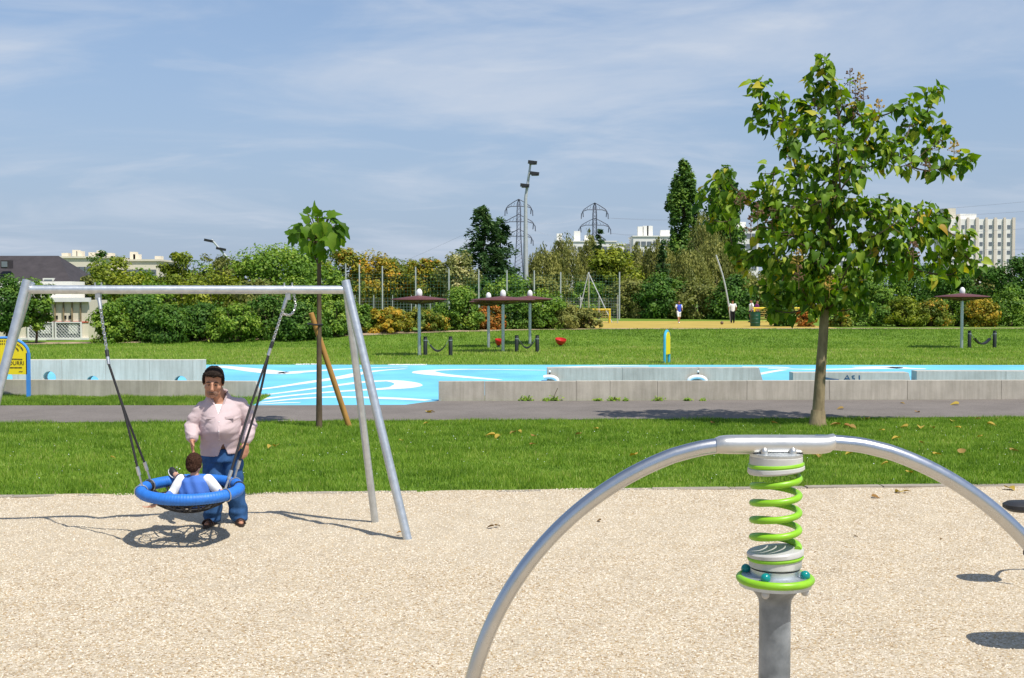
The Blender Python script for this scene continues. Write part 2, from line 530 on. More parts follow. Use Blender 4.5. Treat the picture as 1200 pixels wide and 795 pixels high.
def gravel_z(x, y):
    if y > kerb_y(x) - .2: return .004
    return float(gravel_h(np.array([x]), np.array([y]))[0])
rs_ = np.random.default_rng(41)
DENT = np.stack([rs_.uniform(-7, 7, 520), rs_.uniform(7, 15, 520), rs_.uniform(.07, .20, 520), rs_.uniform(-.022, .012, 520)], 1)
DENT = np.concatenate([DENT, np.stack([rs_.normal(-3.1, 1.0, 160), rs_.normal(12.7, .55, 160), rs_.uniform(.06, .13, 160), rs_.uniform(-.024, .014, 160)], 1)])
def gravel_h(x, y):
    h = .016 + .010 * np.sin(x * 1.7 + .6 * y) * np.sin(y * 1.1 + .4 * x) + .004 * np.sin(x * 5.3 - y * 3.1)
    h = h - .035 * np.exp(-(((x + 3.35) / .85) ** 2 + ((y - 12.25) / .5) ** 2))
    for dx, dy, dr, da in DENT:
        m = (np.abs(x - dx) < 3 * dr) & (np.abs(y - dy) < 3 * dr)
        if m.any(): h[m] += da * np.exp(-(((x[m] - dx) ** 2 + (y[m] - dy) ** 2) / dr ** 2))
    return h
gx = np.concatenate([np.linspace(-30, -8, 12)[:-1], np.linspace(-8, 8, 290), np.linspace(8, 30, 12)[1:]])
gt = np.concatenate([np.linspace(-23.5, -9.0, 14)[:-1], np.linspace(-9.0, .06, 170)])
GX, GT = np.meshgrid(gx, gt, indexing='ij'); GY = 15.19 + .0637 * GX + GT
GZ = np.where(GT > -.12, .002 + .010 * np.sin(GX * 3.1) * np.sin(GX * .9), gravel_h(GX.ravel(), GY.ravel()).reshape(GX.shape))
gi, gj = np.meshgrid(np.arange(len(gx) - 1), np.arange(len(gt) - 1), indexing='ij'); gn = len(gt)
Fg = np.stack([gi * gn + gj, (gi + 1) * gn + gj, (gi + 1) * gn + gj + 1, gi * gn + gj + 1], -1).reshape(-1, 4)
struct(link("gravel_ground", np_mesh("gravel_ground", np.stack([GX, GY, GZ], -1).reshape(-1, 3), Fg, MAT['gravel'], smooth=True)))
strip("path", lin(-45, 45, 260), path_near, path_far, 6, lambda x, y: .014 + .004 * math.sin(x * .8) * math.sin(y * 1.3), MAT['asphalt'])
court = strip("blue_court", [-24] + lin(-23, GAP0, 12) + [GAP0 + .01] + lin(GAP0 + .05, GAP1 + .08, 30) + [GAP1 + .11] + lin(-1.5, 30, 24),
              lambda x: court_front(x) + (.002 if GAP0 < x < GAP1 + .1 else 0), lambda x: 42.6 - .008 * x, 10, lambda x, y: .010, MAT['blue'])
# dry earth along the foot of the hedges on top of the bank, and the ochre ball pitch
def hedge_line(x):       # front line of the hedge, from survey
    pts = [(-40, 59.5), (-22, 60.0), (-9.3, 63.8), (0, 68.0), (5.2, 69.8), (40, 71.5)]
    for (a, b), (c, d) in zip(pts, pts[1:]):
        if a <= x <= c: return b + (d - b) * (x - a) / (c - a)
    return pts[0][1] if x < pts[0][0] else pts[-1][1]
strip("earth_path", lin(-40, 40, 110), lambda x: hedge_line(x) - .55 + .2 * math.sin(x * 1.1), lambda x: hedge_line(x) + 1.2, 4,
      lambda x, y: terrain_z(x, y) + .022, MAT['dirt'])
strip("ball_pitch", lin(2.0, 19.6, 40), lambda x: hedge_line(x) + 1.25, lambda x: 91, 8, lambda x, y: terrain_z(x, y) + .02, MAT['ochre'])

# kerb of single stones between gravel and lawn
kerb = empty("kerb", (0, 15.19, 0)); struct(kerb)
km = MB().box((0, 0, 0), (.985, .16, .12)).mesh("kerb_stone", MAT['kerb'], smooth=False)
for i in range(-14, 15):
    o = link("kerb_stone", km, kerb); o.location = (i * 1.0 + .3, kerb_y(i + .3) - 15.19 - .04 + .01 * math.sin(i * 2.3), -.043 + .008 * math.sin(i * 1.7) + (.006 if i > 1 else -.012))
    o.rotation_euler = (0, 0, math.atan(.0637) + .012 * math.sin(i * 5.1))

# white painted lines on the court (flat paint)
def paint(pts, widths, z=.0145):
    c = spline([G(px, py) for px, py in pts], 8)
    k = len(c); V = []; Fa = []
    for i, p in enumerate(c):
        d = (c[min(i + 1, k - 1)] - c[max(i - 1, 0)]); d.z = 0; d.normalize(); nn = Vector((-d.y, d.x, 0))
        t = i / (k - 1) * (len(widths) - 1); a = int(min(t, len(widths) - 2)); w = widths[a] + (widths[a + 1] - widths[a]) * (t - a)
        V += [tuple((p + nn * w / 2).xy) + (z,), tuple((p - nn * w / 2).xy) + (z,)]
    Fa = [(2 * i, 2 * i + 1, 2 * i + 3, 2 * i + 2) for i in range(k - 1)]
    o = link("painted_line", np_mesh("painted_line", np.array(V), np.array(Fa), MAT['white_paint']), court)
    return o
zz = .0145
for pts, w in [
    ([(255, 429.5), (283, 432.5), (312, 436), (331, 438), (350, 436.5), (400, 433.4), (440, 431.5), (478, 430.6)], [.5, 1.0, .9, .35, .2]),
    ([(290, 458.5), (320, 455), (360, 449), (400, 443), (425, 437.5), (450, 434.5), (476, 432.8)], [.22, .3, .55, .4, .2]),
    ([(296, 465), (335, 460.5), (390, 453), (425, 448.6), (455, 447), (473, 449), (478, 452), (468, 455), (440, 457), (390, 460), (340, 464.5), (300, 469.5)], [.18, .25, .45, .6, .85, .5, .3, .2]),
    ([(305, 472.5), (345, 468.5), (385, 466.2), (425, 466.5), (465, 468), (502, 470)], [.15, .3, .4, .5, .3]),
    ([(304, 474.5), (330, 473), (352, 472.6)], [.12, .2, .12]),
    ([(640, 434.6), (590, 433.8), (540, 433.6), (503, 435), (498, 437), (512, 439.5), (545, 442.5), (585, 446)], [.2, .3, .5, .9, .6, .3]),
    ([(345, 427.6), (372, 427.2)], [.7, .7]), ([(455, 427.9), (500, 427.9)], [.6, .7]),
    ([(640, 431.2), (720, 429.5), (760, 429.8)], [.3, .5, .3]), ([(900, 432.4), (960, 433.5), (1040, 432), (1050, 430.8)], [.3, .4, .7, .3]),
    ([(1000, 431.2), (1040, 430.8), (1060, 432.2), (1085, 433)], [.4, .9, .7, .3]), ([(870, 430.5), (910, 431), (925, 431.6)], [.3, .5, .3]),
    ([(880, 441), (900, 437), (918, 434)], [.3, .3, .3])]:
    paint(pts, w); 

# ---- grass, real blades
def vnoise(x, y, seed):
    g = np.random.default_rng(seed).uniform(-1, 1, (256, 256)); xi = np.floor(x).astype(int); yi = np.floor(y).astype(int); u = x - xi; v = y - yi
    u = u * u * (3 - 2 * u); v = v * v * (3 - 2 * v); f = lambda a, b_: g[a % 256, b_ % 256]
    return f(xi, yi) * (1 - u) * (1 - v) + f(xi + 1, yi) * u * (1 - v) + f(xi, yi + 1) * (1 - u) * v + f(xi + 1, yi + 1) * u * v
def blades(name, xs, ys, zs, h, w, seed, label, base_v=0.0):
    r = np.random.default_rng(seed); n = len(xs)
    a = r.uniform(0, 2 * np.pi, n); hh = h * r.uniform(.45, 1.25, n) * (1 + .45 * vnoise(xs * 2.3, ys * 2.3, seed + 5)); ww = w * r.uniform(.6, 1.3, n)
    ln = hh * r.uniform(0, .7, n); la = r.uniform(0, 2 * np.pi, n)
    b = np.stack([xs, ys, zs], 1)
    off = np.stack([np.cos(a) * ww / 2, np.sin(a) * ww / 2, np.zeros(n)], 1)
    tip = b + np.stack([np.cos(la) * ln, np.sin(la) * ln, hh], 1)
    V = np.stack([b - off, b + off, tip], 1).reshape(-1, 3)
    Fa = np.arange(3 * n).reshape(-1, 3)
    pat = .42 + .30 * vnoise(xs * .8, ys * 1.1, seed) + .34 * vnoise(xs * 3.1, ys * 3.6, seed + 1) + .22 * vnoise(xs * 9, ys * 9, seed + 2)
    b[:, 2] -= 0
    var = np.clip(base_v + .18 + .42 * pat + r.normal(0, .17, n) + (r.random(n) > .965) * .5, 0, 1)
    o = link(name, np_mesh(name, V, Fa, MAT['grass'], np.repeat(var, 3)))
    return stuff(o, label, "grass")
def scatter(n, y0, y1, k, r, pad=1.0):
    y = np.sqrt(r.uniform(y0 ** 2, y1 ** 2, n)); x = r.uniform(-1, 1, n) * (y * k + pad)
    return x, y
r_ = np.random.default_rng(3)
x, y = scatter(560000, 14.2, 25.2, .45, r_, 2.6)
lo = 15.19 + .0637 * x + np.where(x < 1, -.03, .05) + .10 * vnoise(x * 1.3, x * 0, 51) + .06 * vnoise(x * 6, x * 0, 52); hi = 23.74 + .054 * x + .05 * np.sin(x * 3.3)
k_ = (y > lo) & (y < hi)
blades("grass", x[k_], y[k_], np.full(k_.sum(), -.004), .062, .0125, 11, "short green lawn grass between gravel and asphalt path")
x = r_.uniform(-15, -5.7, 70000); y = r_.uniform(26.7, 29.5, 70000); k_ = (y > 26.98 + .012 * x + .03 * np.sin(x * 5)) & (x < -5.85 - (y - 27) * .05)
blades("grass", x[k_], y[k_], np.zeros(k_.sum()), .08, .014, 12, "narrow strip of grass along the foot of the concrete wall")
x, y = scatter(300000, 42.4, 72, .45, r_, 3.0)
hl = np.interp(x, [-40, -22, -9.3, 0, 5.2, 40], [59.5, 60.0, 63.8, 68.0, 69.8, 71.5]) - .4
k_ = (y > 42.55) & (y < hl); x = x[k_]; y = y[k_]
tz = np.clip((y - 55.5) / 13.5, 0, 1); tz = tz * tz * (3 - 2 * tz); kk = np.clip((x + 26) / 18, 0, 1)
blades("grass", x, y, .5 * tz * (.25 + .75 * kk) - .01, .085, .033, 13, "mown far lawn and bank beyond the blue court", np.where(y < 56.5 + 1.2 * np.sin(x * .3), .22, -.08) + .10 * np.sin(x * .5 + 2 * np.sin(y * .4)))

# loose pebbles lying on the gravel
n = 95000
r_ = np.random.default_rng(5)
x, y = scatter(n, 7.2, 15.3, .45, r_, .4)
k_ = y < 15.19 + .0637 * x - .02; x = x[k_]; y = y[k_]; n = len(x)
oct_v = np.array([(1, .1, -.6), (-.1, 1, -.6), (-1, -.1, -.6), (.1, -1, -.6), (.2, .1, 1)], float)
oct_f = np.array([(0, 1, 4), (1, 2, 4), (2, 3, 4), (3, 0, 4)])
gz = gravel_h(x, y)
sz = r_.uniform(.004, .0105, (n, 1, 1)) * np.stack([r_.uniform(.8, 1.4, n), r_.uniform(.7, 1.2, n), r_.uniform(.45, .8, n)], 1)[:, None, :]
ang = r_.uniform(0, 6.28, n); cs, sn = np.cos(ang), np.sin(ang)
lv = oct_v[None] * sz
lv = np.stack([lv[..., 0] * cs[:, None] - lv[..., 1] * sn[:, None], lv[..., 0] * sn[:, None] + lv[..., 1] * cs[:, None], lv[..., 2]], -1)
V = lv + np.stack([x, y, gz + .002], 1)[:, None, :]
Fa = oct_f[None] + (np.arange(n) * 5)[:, None, None]
var = np.repeat(r_.beta(1.7, 1.0, n), 5)
stuff(link("gravel", np_mesh("gravel", V.reshape(-1, 3), Fa.reshape(-1, 3), MAT['pebble'], var)), "loose pale gravel stones of the play area", "gravel")
# tiny white clover heads in the lawn
x, y = scatter(230, 15.6, 22.5, .44, r_)
V = lv[:len(x)] * .9 + np.stack([x, y, np.full(len(x), .05)], 1)[:, None, :]
k_ = (r_.random(len(x)) < .9) & (y > 15.4 + .0637 * x)
V = V[k_]; m_ = len(V)
stuff(link("clover_heads", np_mesh("clover_heads", V.reshape(-1, 3), (oct_f[None] + (np.arange(m_) * 5)[:, None, None]).reshape(-1, 3), MAT['white_paint'])), "tiny white clover heads dotted through the near lawn", "flowers")

# ---- low concrete walls
def wall_panels(name, label, p0, p1, n, h, th, mat, joints=None, cut0=0.0, cut1=0.0, arches=None, cat="wall"):
    """a wall from ground point p0 to p1 made of n panels; cut: slope of its ends; arches: {panel: [(centre along, centre z, radius)]}"""
    p0 = Vector(p0); p1 = Vector(p1); d = (p1 - p0); L = d.length; d.normalize(); nn = Vector((-d.y, d.x, 0))
    root = empty(name, (p0 + p1) / 2); tag(root, label, cat)
    js = joints if joints else [i / n for i in range(n + 1)]
    for i in range(len(js) - 1):
        a = js[i] * L + (.003 if i else 0); b = js[i + 1] * L - (.003 if i < len(js) - 2 else 0)
        ca = cut0 if i == 0 else 0; cb = cut1 if i == len(js) - 2 else 0
        low = []
        for (s_, cz, rr) in (arches or {}).get(i, []):
            s_ *= L
            hw = math.sqrt(max(rr * rr - cz * cz, 0)); a0 = math.asin(-cz / rr)
            for q in range(13):
                t = math.pi - a0 - (math.pi - 2 * a0) * q / 12
                low.append((s_ + rr * math.cos(t), cz + rr * math.sin(t)))
        hh = h * (1 + .006 * math.sin(i * 4.4))
        poly = [(a, -.03)] + [(u, max(-.03, w)) for u, w in low] + [(b, -.03), (b - cb, hh), (a + ca, hh)]
        mb = MB().prism([p0 + d * u + Vector((0, 0, w)) - nn * th / 2 for u, w in poly], nn * th)
        o = mb.build("wall_panel", mat, root, smooth=False)
        bv = o.modifiers.new("b", 'BEVEL'); bv.width = .004; bv.segments = 1; bv.limit_method = 'ANGLE'
    return root
wall_panels("concrete_wall", "low grey concrete wall behind the yellow sign and its grass strip", (-18.5, 29.9, 0), (GAP0 - .12, 28.95, 0), 5, .415, .16, MAT['concrete'], cut1=.14)
wall_panels("concrete_wall", "long low grey concrete wall along the asphalt path behind the big tree", (GAP1 + .02, 28.12, 0), (18, 28.75, 0), 9, .47, .16, MAT['concrete'],
            joints=[0, .055, .165, .205, .262, .37, .47, .565, .68, .80, 1.0])
# panels of the raised wall with drain arches, further back
DW = 34.2
xl, xr = P(-40, 440, DW).x, P(240, 440, DW).x
def fr(px): return (P(px, 440, DW).x - xl) / (xr - xl)
wall_panels("drain_wall", "pale concrete wall with round drain openings showing the blue court", (xl, DW, 0), (xr, DW, 0), 5, .655, .34, MAT['concrete_pale'],
            joints=[0, fr(24), fr(75), fr(126), fr(177), fr(228), 1], arches={0: [(fr(10), .14, .185)], 1: [(fr(60.5), .14, .185)], 2: [(fr(111), .01, .185)], 4: [(fr(213.5), .01, .185)]})
D2 = 33.5
def backblock(name, label, pa, pb, ytop, d, cut0=0., cut1=0., joints=None):
    a, b = P(pa, 440, d), P(pb, 440, d); h = P(pa, ytop, d).z
    return wall_panels(name, label, (a.x, d, 0), (b.x, d, 0), 2, h, .45, MAT['concrete'], joints=joints, cut0=cut0, cut1=cut1)
backblock("concrete_block", "grey concrete block on the blue court with a white arched spout", 641, 893, 430.8, 34.5, cut1=.13, joints=[0, .347, .70, 1])
backblock("concrete_block", "short grey concrete block with graffiti letters on the blue court", 927, 1066, 436.2, 32.5, cut1=.10, joints=[0, 1])
backblock("concrete_block", "grey concrete block right of the graffitied one on the blue court", 1071, 1260, 434.4, 33.5, joints=[0, .55, 1])

# ================================================================ FAR BUILDINGS, PYLONS, MASTS
MAT['bld_white'] = M("white_render", (.80, .78, .72), .85, var=.06, vs_=.3, spec=.2)
MAT['bld_cream'] = M("cream_render", (.72, .65, .52), .85, var=.08, vs_=.4, spec=.2)
MAT['bld_rib'] = M("cream_concrete_rib", (.70, .62, .52), .85, var=.06, vs_=.4, spec=.2)
MAT['glass'] = M("window_glass", (.15, .17, .19), .15, var=.3, vs_=.5, spec=.6)
MAT['slate'] = M("slate_roof", (.050, .042, .044), .65, var=.2, vs_=1.2, bump=.3, bs=8, spec=.35)
MAT['galv'] = M("galvanised_steel", (.55, .58, .60), .38, metal=.75, var=.13, vs_=14, bump=.05, bs=120)
MAT['pole_grey'] = M("pale_grey_pole", (.48, .50, .50), .5, metal=.2, var=.1, vs_=5)
MAT['pylon'] = M("pylon_steel", (.14, .155, .20), .6, metal=.3, var=.1, vs_=.5)
MAT['dark'] = M("dark_plastic", (.018, .018, .020), .5, var=.2, vs_=5)
MAT['net'] = M("fence_net", (.045, .13, .075), .7, var=.1, vs_=2)
MAT['mesh_grey'] = M("fence_mesh_grey", (.30, .33, .34), .5, metal=.3, var=.1, vs_=2)
MAT['yellow'] = M("yellow_paint", (.78, .56, .02), .4, var=.05, vs_=3)
MAT['white'] = M("white_plastic", (.78, .77, .74), .4, var=.05, vs_=4)
MAT['red'] = M("red_plastic", (.55, .025, .018), .35, var=.1, vs_=4)
MAT['bark'] = M("bark", (.115, .085, .055), .95, var=.35, vs_=9, bump=.6, bs=30, spec=.1, stretch=(1, 1, .3))
MAT['bark_pale'] = M("pale_bark", (.25, .195, .115), .9, var=.45, vs_=7, bump=.7, bs=35, spec=.1, stretch=(1, 1, .35))

def facade(root, x0, x1, y, zs0, zs1, nx, nz, ww, wh, wallmat=None):
    """windows, each a recessed pane in its own frame, on a wall face at depth y"""
    gl = MB().box((0, 0, 0), (ww, .12, wh)).mesh("window", MAT['glass'], smooth=False)
    for i in range(nx):
        for j in range(nz):
            o = link("window", gl, root)
            o.location = Vector((x0 + (x1 - x0) * (i + .5) / nx, y, zs0 + (zs1 - zs0) * (j + .5) / nz)) - Vector(ORG[root.name])
# tall ribbed block on the right
D = 400
x0, x1 = P(1112, 300, D).x, P(1187, 300, D).x
zt = P(1180, 257, D).z
tb = empty("apartment_tower", ((x0 + x1) / 2, D, 0)); tag(tb, "tall pale apartment tower with vertical ribs rising behind the big tree", "building")
m = MB().box(((x0 + x1) / 2, D + 7, zt / 2), (x1 - x0, 14, zt)); m.build("wall", MAT['bld_white'], tb, smooth=False)
xa, xb = P(1108, 250, D).x, P(1122, 250, D).x
MB().box(((xa + xb) / 2, D + 6, zt / 2 + 1.9), (xb - xa, 9, zt + 3.6)).build("stair_tower", MAT['bld_cream'], tb, smooth=False)
xa, xb = P(1128, 250, D).x, P(1147, 250, D).x
MB().box(((xa + xb) / 2, D + 6, zt + .8), (xb - xa, 8, 2.2)).build("roof_house", MAT['bld_white'], tb, smooth=False)
nb = 7
wb = (x1 - x0) / nb
for i in range(nb + 1):
    MB().box((x0 + wb * i, D - .25, zt / 2 + .2), (.95 if i % 2 else .75, .6, zt + .6)).build("rib", MAT['bld_rib'], tb, smooth=False)
facade(tb, x0, x1, D - .03, zt - 29.5, zt - 1.2, nb, 10, 1.0, 1.25)
# long white blocks behind the birches
def block(label, pa, pb, ytop, d, nx, nz, ch=(), mat='bld_white', ww=1.3, wh=1.4, group=None):
    xa, xb = P(pa, 300, d).x, P(pb, 300, d).x; z = P(pa, ytop, d).z
    r = empty("apartment_block", ((xa + xb) / 2, d, 0)); tag(r, label, "building", group)
    MB().box(((xa + xb) / 2, d + 6, z / 2), (xb - xa, 12, z)).build("wall", MAT[mat], r, smooth=False)
    MB().box(((xa + xb) / 2, d + 6, z + .12), (xb - xa + .5, 12.5, .3)).build("parapet", MAT[mat], r, smooth=False)
    for (pc, w, h) in ch:
        xc = P(pc, 300, d).x
        MB().box((xc, d + 4, z + h / 2), (w, 1.6, h)).build("chimney", MAT[mat], r, smooth=False)
    facade(r, xa + .5, xb - .5, d - .03, z - 2.9 * nz - .6, z - .6, nx, nz, ww, wh)
    return r
block("white apartment block with a tall chimney behind the weeping birches", 652, 722, 283.5, 340, 9, 3, [(656, 1.5, 2.5), (677, 1.8, 3.2), (690, 2, 2)])
block("white apartment block behind the right-hand pylon, with a low dark top storey", 716, 745, 287, 345, 4, 2)
block("white apartment block with three roof chimneys beside the poplar", 742, 800, 277.5, 335, 8, 5, [(752, 1.6, 3), (758, 1.6, 3.2), (763, 1.6, 3.2), (781, 2.6, 2)])
block("white apartment block glimpsed between the poplar and the big tree", 853, 889, 268, 330, 5, 6, [(868, 4, 2.0)])
block("low white block seen through the foliage right of the trunk pole", 926, 1010, 300, 330, 10, 3)
block("cream apartment houses with many roof chimneys left behind the hedge", 58, 128, 302.5, 190, 10, 3, [(67, 1, .9), (79, .8, 1.4), (84, .8, 1.2), (99, 1, 1.0), (108, .8, 1.3), (120, .9, .9)], 'bld_cream', 1.0, 1.3)
block("cream apartment houses partly hidden by the leafy shrubs", 130, 186, 306, 195, 8, 3, [(148, .9, 1.6), (152, .9, 1.2), (178, 1, .9)], 'bld_cream', 1.0, 1.3)

# slate-roofed house
D = 130
xa, xb, xr = P(-120, 300, D).x, P(86, 330, D).x, P(46, 298, D).x
ze, zr = P(0, 336, D).z, P(0, 298, D).z
h = empty("slate_roofed_house", ((xa + xb) / 2, D, 0)); tag(h, "house with a big dark slate hipped roof behind the pavilion", "building")
MB().box(((xa + xb) / 2, D + 6, ze / 2), (xb - xa - .6, 11.4, ze)).build("wall", MAT['bld_white'], h, smooth=False)
rf = MB().add([(xa, D, ze), (xb, D, ze), (xb, D + 12, ze), (xa, D + 12, ze), (xa + 4, D + 5.5, zr), (xr, D + 5.5, zr)], [(0, 1, 5, 4), (1, 2, 5), (2, 3, 4, 5), (3, 0, 4), (3, 2, 1, 0)]).build("roof", MAT['slate'], h, smooth=False)
for px, py, w in [(8, 310, .9), (59, 331, 1.2)]:
    c = P(px, py, D + 1.6)
    s_ = MB().box(c, (w, 1.2, .9)); s_.build("dormer", MAT['slate'] if px < 20 else MAT['bld_white'], rf, smooth=False)
    MB().box(c + Vector((0, -.63, 0)), (w * .7, .06, .6)).build("pane", MAT['glass'], rf, smooth=False)

# low cream pavilion behind the sign
D = 63.5
pv = empty("pavilion", (P(40, 400, D).x, D, 0)); tag(pv, "low cream pavilion with white lattice windows at the lawn's edge", "building")
def rect(name, a, b, t, l, dd, mat, th=.12, parent=None):
    p, q = P(a, t, D + dd), P(b, l, D + dd)
    return MB().box(((p.x + q.x) / 2, D + dd + th / 2, (p.z + q.z) / 2), (abs(q.x - p.x), th, abs(p.z - q.z))).build(name, mat, parent or pv, smooth=False)
rect("wall", -60, 104, 352, 412, 0.0, MAT['bld_cream'], 3.0)
rect("upper_wall", -20, 84, 330, 352, .9, MAT['bld_white'], 2.0)
rect("fascia", -61, 105, 349, 354, -.25, MAT['white'], .25)
rect("red_line", -60, 104, 377.0, 378.2, -.03, MAT['red'], .03)
rect("skirting", 22, 104, 396, 411, -.14, MAT['white'], .14)
for a, b in [(26, 33), (54, 87), (95, 103)]:
    rect("vent_grille", a, b, 398.5, 406, -.20, MAT['dark'], .06)
for a, b in [(34, 63), (66, 96)]:
    w = rect("window", a, b, 378.5, 396, -.06, MAT['glass'], .05)
    rect("blind", a + 14, a + 25, 380, 391, -.085, MAT['white'], .02, w)
    lt = MB()
    p, q = P(a, 378, D), P(b, 398, D); n = 8; wd = q.x - p.x; hh = p.z - q.z
    for k in range(-7, n + 1):
        for sgn in (1, -1):
            s0 = k * wd / n; u0 = max(0, s0); u1 = min(wd, s0 + hh * .95)
            if u1 - u0 < .05: continue
            A = (u0, (u0 - s0) / .95); B = (u1, (u1 - s0) / .95)
            f = (lambda u: p.x + u) if sgn > 0 else (lambda u: q.x - u)
            lt.tube([(f(A[0]), D - .11 - .01 * sgn, q.z + A[1]), (f(B[0]), D - .11 - .01 * sgn, q.z + B[1])], .009, 4)
    lt.build("lattice", MAT['white'], w, smooth=False)
    fr_ = MB()
    for u in (p.x, q.x): fr_.box((u, D - .1, (p.z + q.z) / 2), (.07, .1, hh + .07))
    for zv in (p.z, q.z): fr_.box(((p.x + q.x) / 2, D - .1, zv), (wd, .098, .06))
    fr_.build("frame", MAT['white'], w, smooth=False)
for px in (28, 42, 52, 64, 74, 84, 94):
    rect("post", px - .8, px + .8, 354.4, 377, -.12, MAT['bark_pale'], .1)
for px in (58, 66, 76, 82):
    rect("small_opening", px - 1.6, px + 1.6, 370, 374, -.04, MAT['dark'], .05)

# pylons
def pylon(label, px, ytop, ybase_z, d, arms, half):
    t = P(px, ytop, d); r = empty("electricity_pylon", (t.x, d, 0)); tag(r, label, "pylon")
    x, H = t.x, t.z
    tw = MB()
    def hw(z): return .75 + 3.2 * max(0, (.72 * H - z) / H) ** 1.3 if z < .72 * H else .75 - .55 * max(0, (z - .9 * H) / (.1 * H))
    zs = lin(0, H, 26)
    for sx, sy in ((-1, -1), (1, -1), (1, 1), (-1, 1)):
        tw.tube([(x + sx * hw(z), d + sy * hw(z), z) for z in zs], .21, 4)
    for a, b in zip(zs, zs[1:]):
        for sy in (-1, 1):
            tw.tube([(x - hw(a), d + sy * hw(a), a), (x + hw(b), d + sy * hw(b), b)], .085, 3)
            tw.tube([(x + hw(a), d + sy * hw(a), a), (x - hw(b), d + sy * hw(b), b)], .085, 3)
        tw.tube([(x - hw(b), d - hw(b), b), (x + hw(b), d - hw(b), b)], .085, 3)
    tw.build("mast", MAT['pylon'], r, smooth=False)
    tips = []
    for (ya, w) in arms:
        z = P(px, ya, d).z; L = w / FPX * d / 2
        a_ = MB()
        for s_ in (-1, 1):
            lo = [(x, z), (x + s_ * L * .55, z), (x + s_ * L * .9, z - .7), (x + s_ * L, z - 2.0)]
            hi = [(x, z + 3.0), (x + s_ * L * .35, z + 1.9), (x + s_ * L * .8, z + .2), (x + s_ * L * .93, z - .9)]
            for sy in (-.5, .5):
                a_.tube([(u, d + sy, v) for u, v in lo], .14, 4); a_.tube([(u, d + sy, v) for u, v in hi], .14, 4)
            for t_ in (.2, .4, .6, .78):
                zl = z if t_ < .55 else z - .5 * (t_ - .55) / .35
                a_.tube([(x + s_ * L * t_, d, zl), (x + s_ * L * (t_ - .1), d, z + 2.6 - 3.0 * t_)], .09, 3)
            a_.tube([(x + s_ * L * .9, d, z - .7), (x + s_ * L * .86, d, z - 3.2)], .22, 5)
            a_.tube([(x + s_ * L * 1.0, d, z - 1.6), (x + s_ * L * 1.02, d, z - 4.0)], .22, 5)
            tips.append((x + s_ * L * .95, d, z - 3.6))
        a_.build("cross_arm", MAT['pylon'], r, smooth=False)
    return r, tips
p1, t1 = pylon("tall electricity pylon behind the floodlight mast, three arms showing", 608, 234, 0, 500, [(242, 32), (260, 38), (277, 33)], 1)
p2, t2 = pylon("electricity pylon rising above the white apartment blocks", 697, 238, 0, 520, [(246, 31), (264, 37), (281, 30)], 1)
MAT['cable'] = M("cable_steel", (.28, .30, .34), .6, var=.05, vs_=1)
def cable(a, b, sag):
    pts = []
    for i in range(25):
        t = i / 24; p = Vector(a) * (1 - t) + Vector(b) * t; p.z -= sag * 4 * t * (1 - t); pts.append(p)
    return pts
k = 0
for a, b in [(t2[0], t1[0]), (t2[3], t1[3]), (t2[1], P(1290, 228, 330)), (t2[3], P(1290, 262, 330)), (t2[1], P(1310, 240, 320)), (t2[3], P(1310, 290, 320)), (t1[2], P(330, 400, 900)), (t1[0], P(300, 372, 900))]:
    o = MB().tube(cable(a, b, 3), .045, 3).build("power_cable", MAT['cable'], None, smooth=False)
    tag(o, ["thin overhead power cable slung between the two pylons", "thin overhead power cable leading right from the second pylon", "thin overhead power cable leading left from the tall pylon"][0 if k < 2 else 1 if k < 6 else 2], "cable", "overhead power cables"); k += 1

# floodlight mast
D = 112
b_ = P(617, 380, D); r = empty("floodlight_mast", (b_.x, D, terrain_z(b_.x, D))); tag(r, "tall grey floodlight mast with three lamps standing before the pylon", "lamp")
bend = P(616, 232, D); top = P(622, 190, D)
MB().tube([(b_.x, D, 0.3), P(616, 300, D), bend, top], [.26, .22, .15, .09], 10).build("mast", MAT['pole_grey'], r)
for px, py in [(624, 190.5), (626.5, 203.5), (615, 217.5)]:
    c = P(px, py, D); hd = MB().box(c, (.85, .8, .25), Matrix.Rotation(.12, 3, 'Y')); hd.box(c + Vector((0, -.1, -.16)), (.6, .6, .1))
    hd.build("lamp_head", MAT['dark'], r, smooth=False)
# leaning masts
for label, base, top, d, head in [("leaning pale floodlight pole above the left hedge", (278, 318), (248, 281), 105, [(245, 282.3), (259, 292)]),
                                  ("bent white pole leaning left before the dark trees", (853, 352), (839, 299), 88, [])]:
    a, b = P(base[0], base[1] + 20, d), P(top[0], top[1], d); md = P(base[0] * .5 + top[0] * .5 + (1.5 if not head else 1), (base[1] + top[1]) / 2, d)
    g = Vector((a.x + .25, d, .4))
    r = empty("leaning_pole", (g.x, d, .4)); tag(r, label, "pole")
    MB().tube(spline([g, P(base[0], base[1], d), md, b], 5), .085 if head else .062, 8).build("pole", MAT['pole_grey'], r)
    for px, py in head:
        c = P(px, py, d); MB().box(c, (.75, .6, .22), Matrix.Rotation(.2, 3, 'Y')).build("lamp_head", MAT['dark'], r, smooth=False)

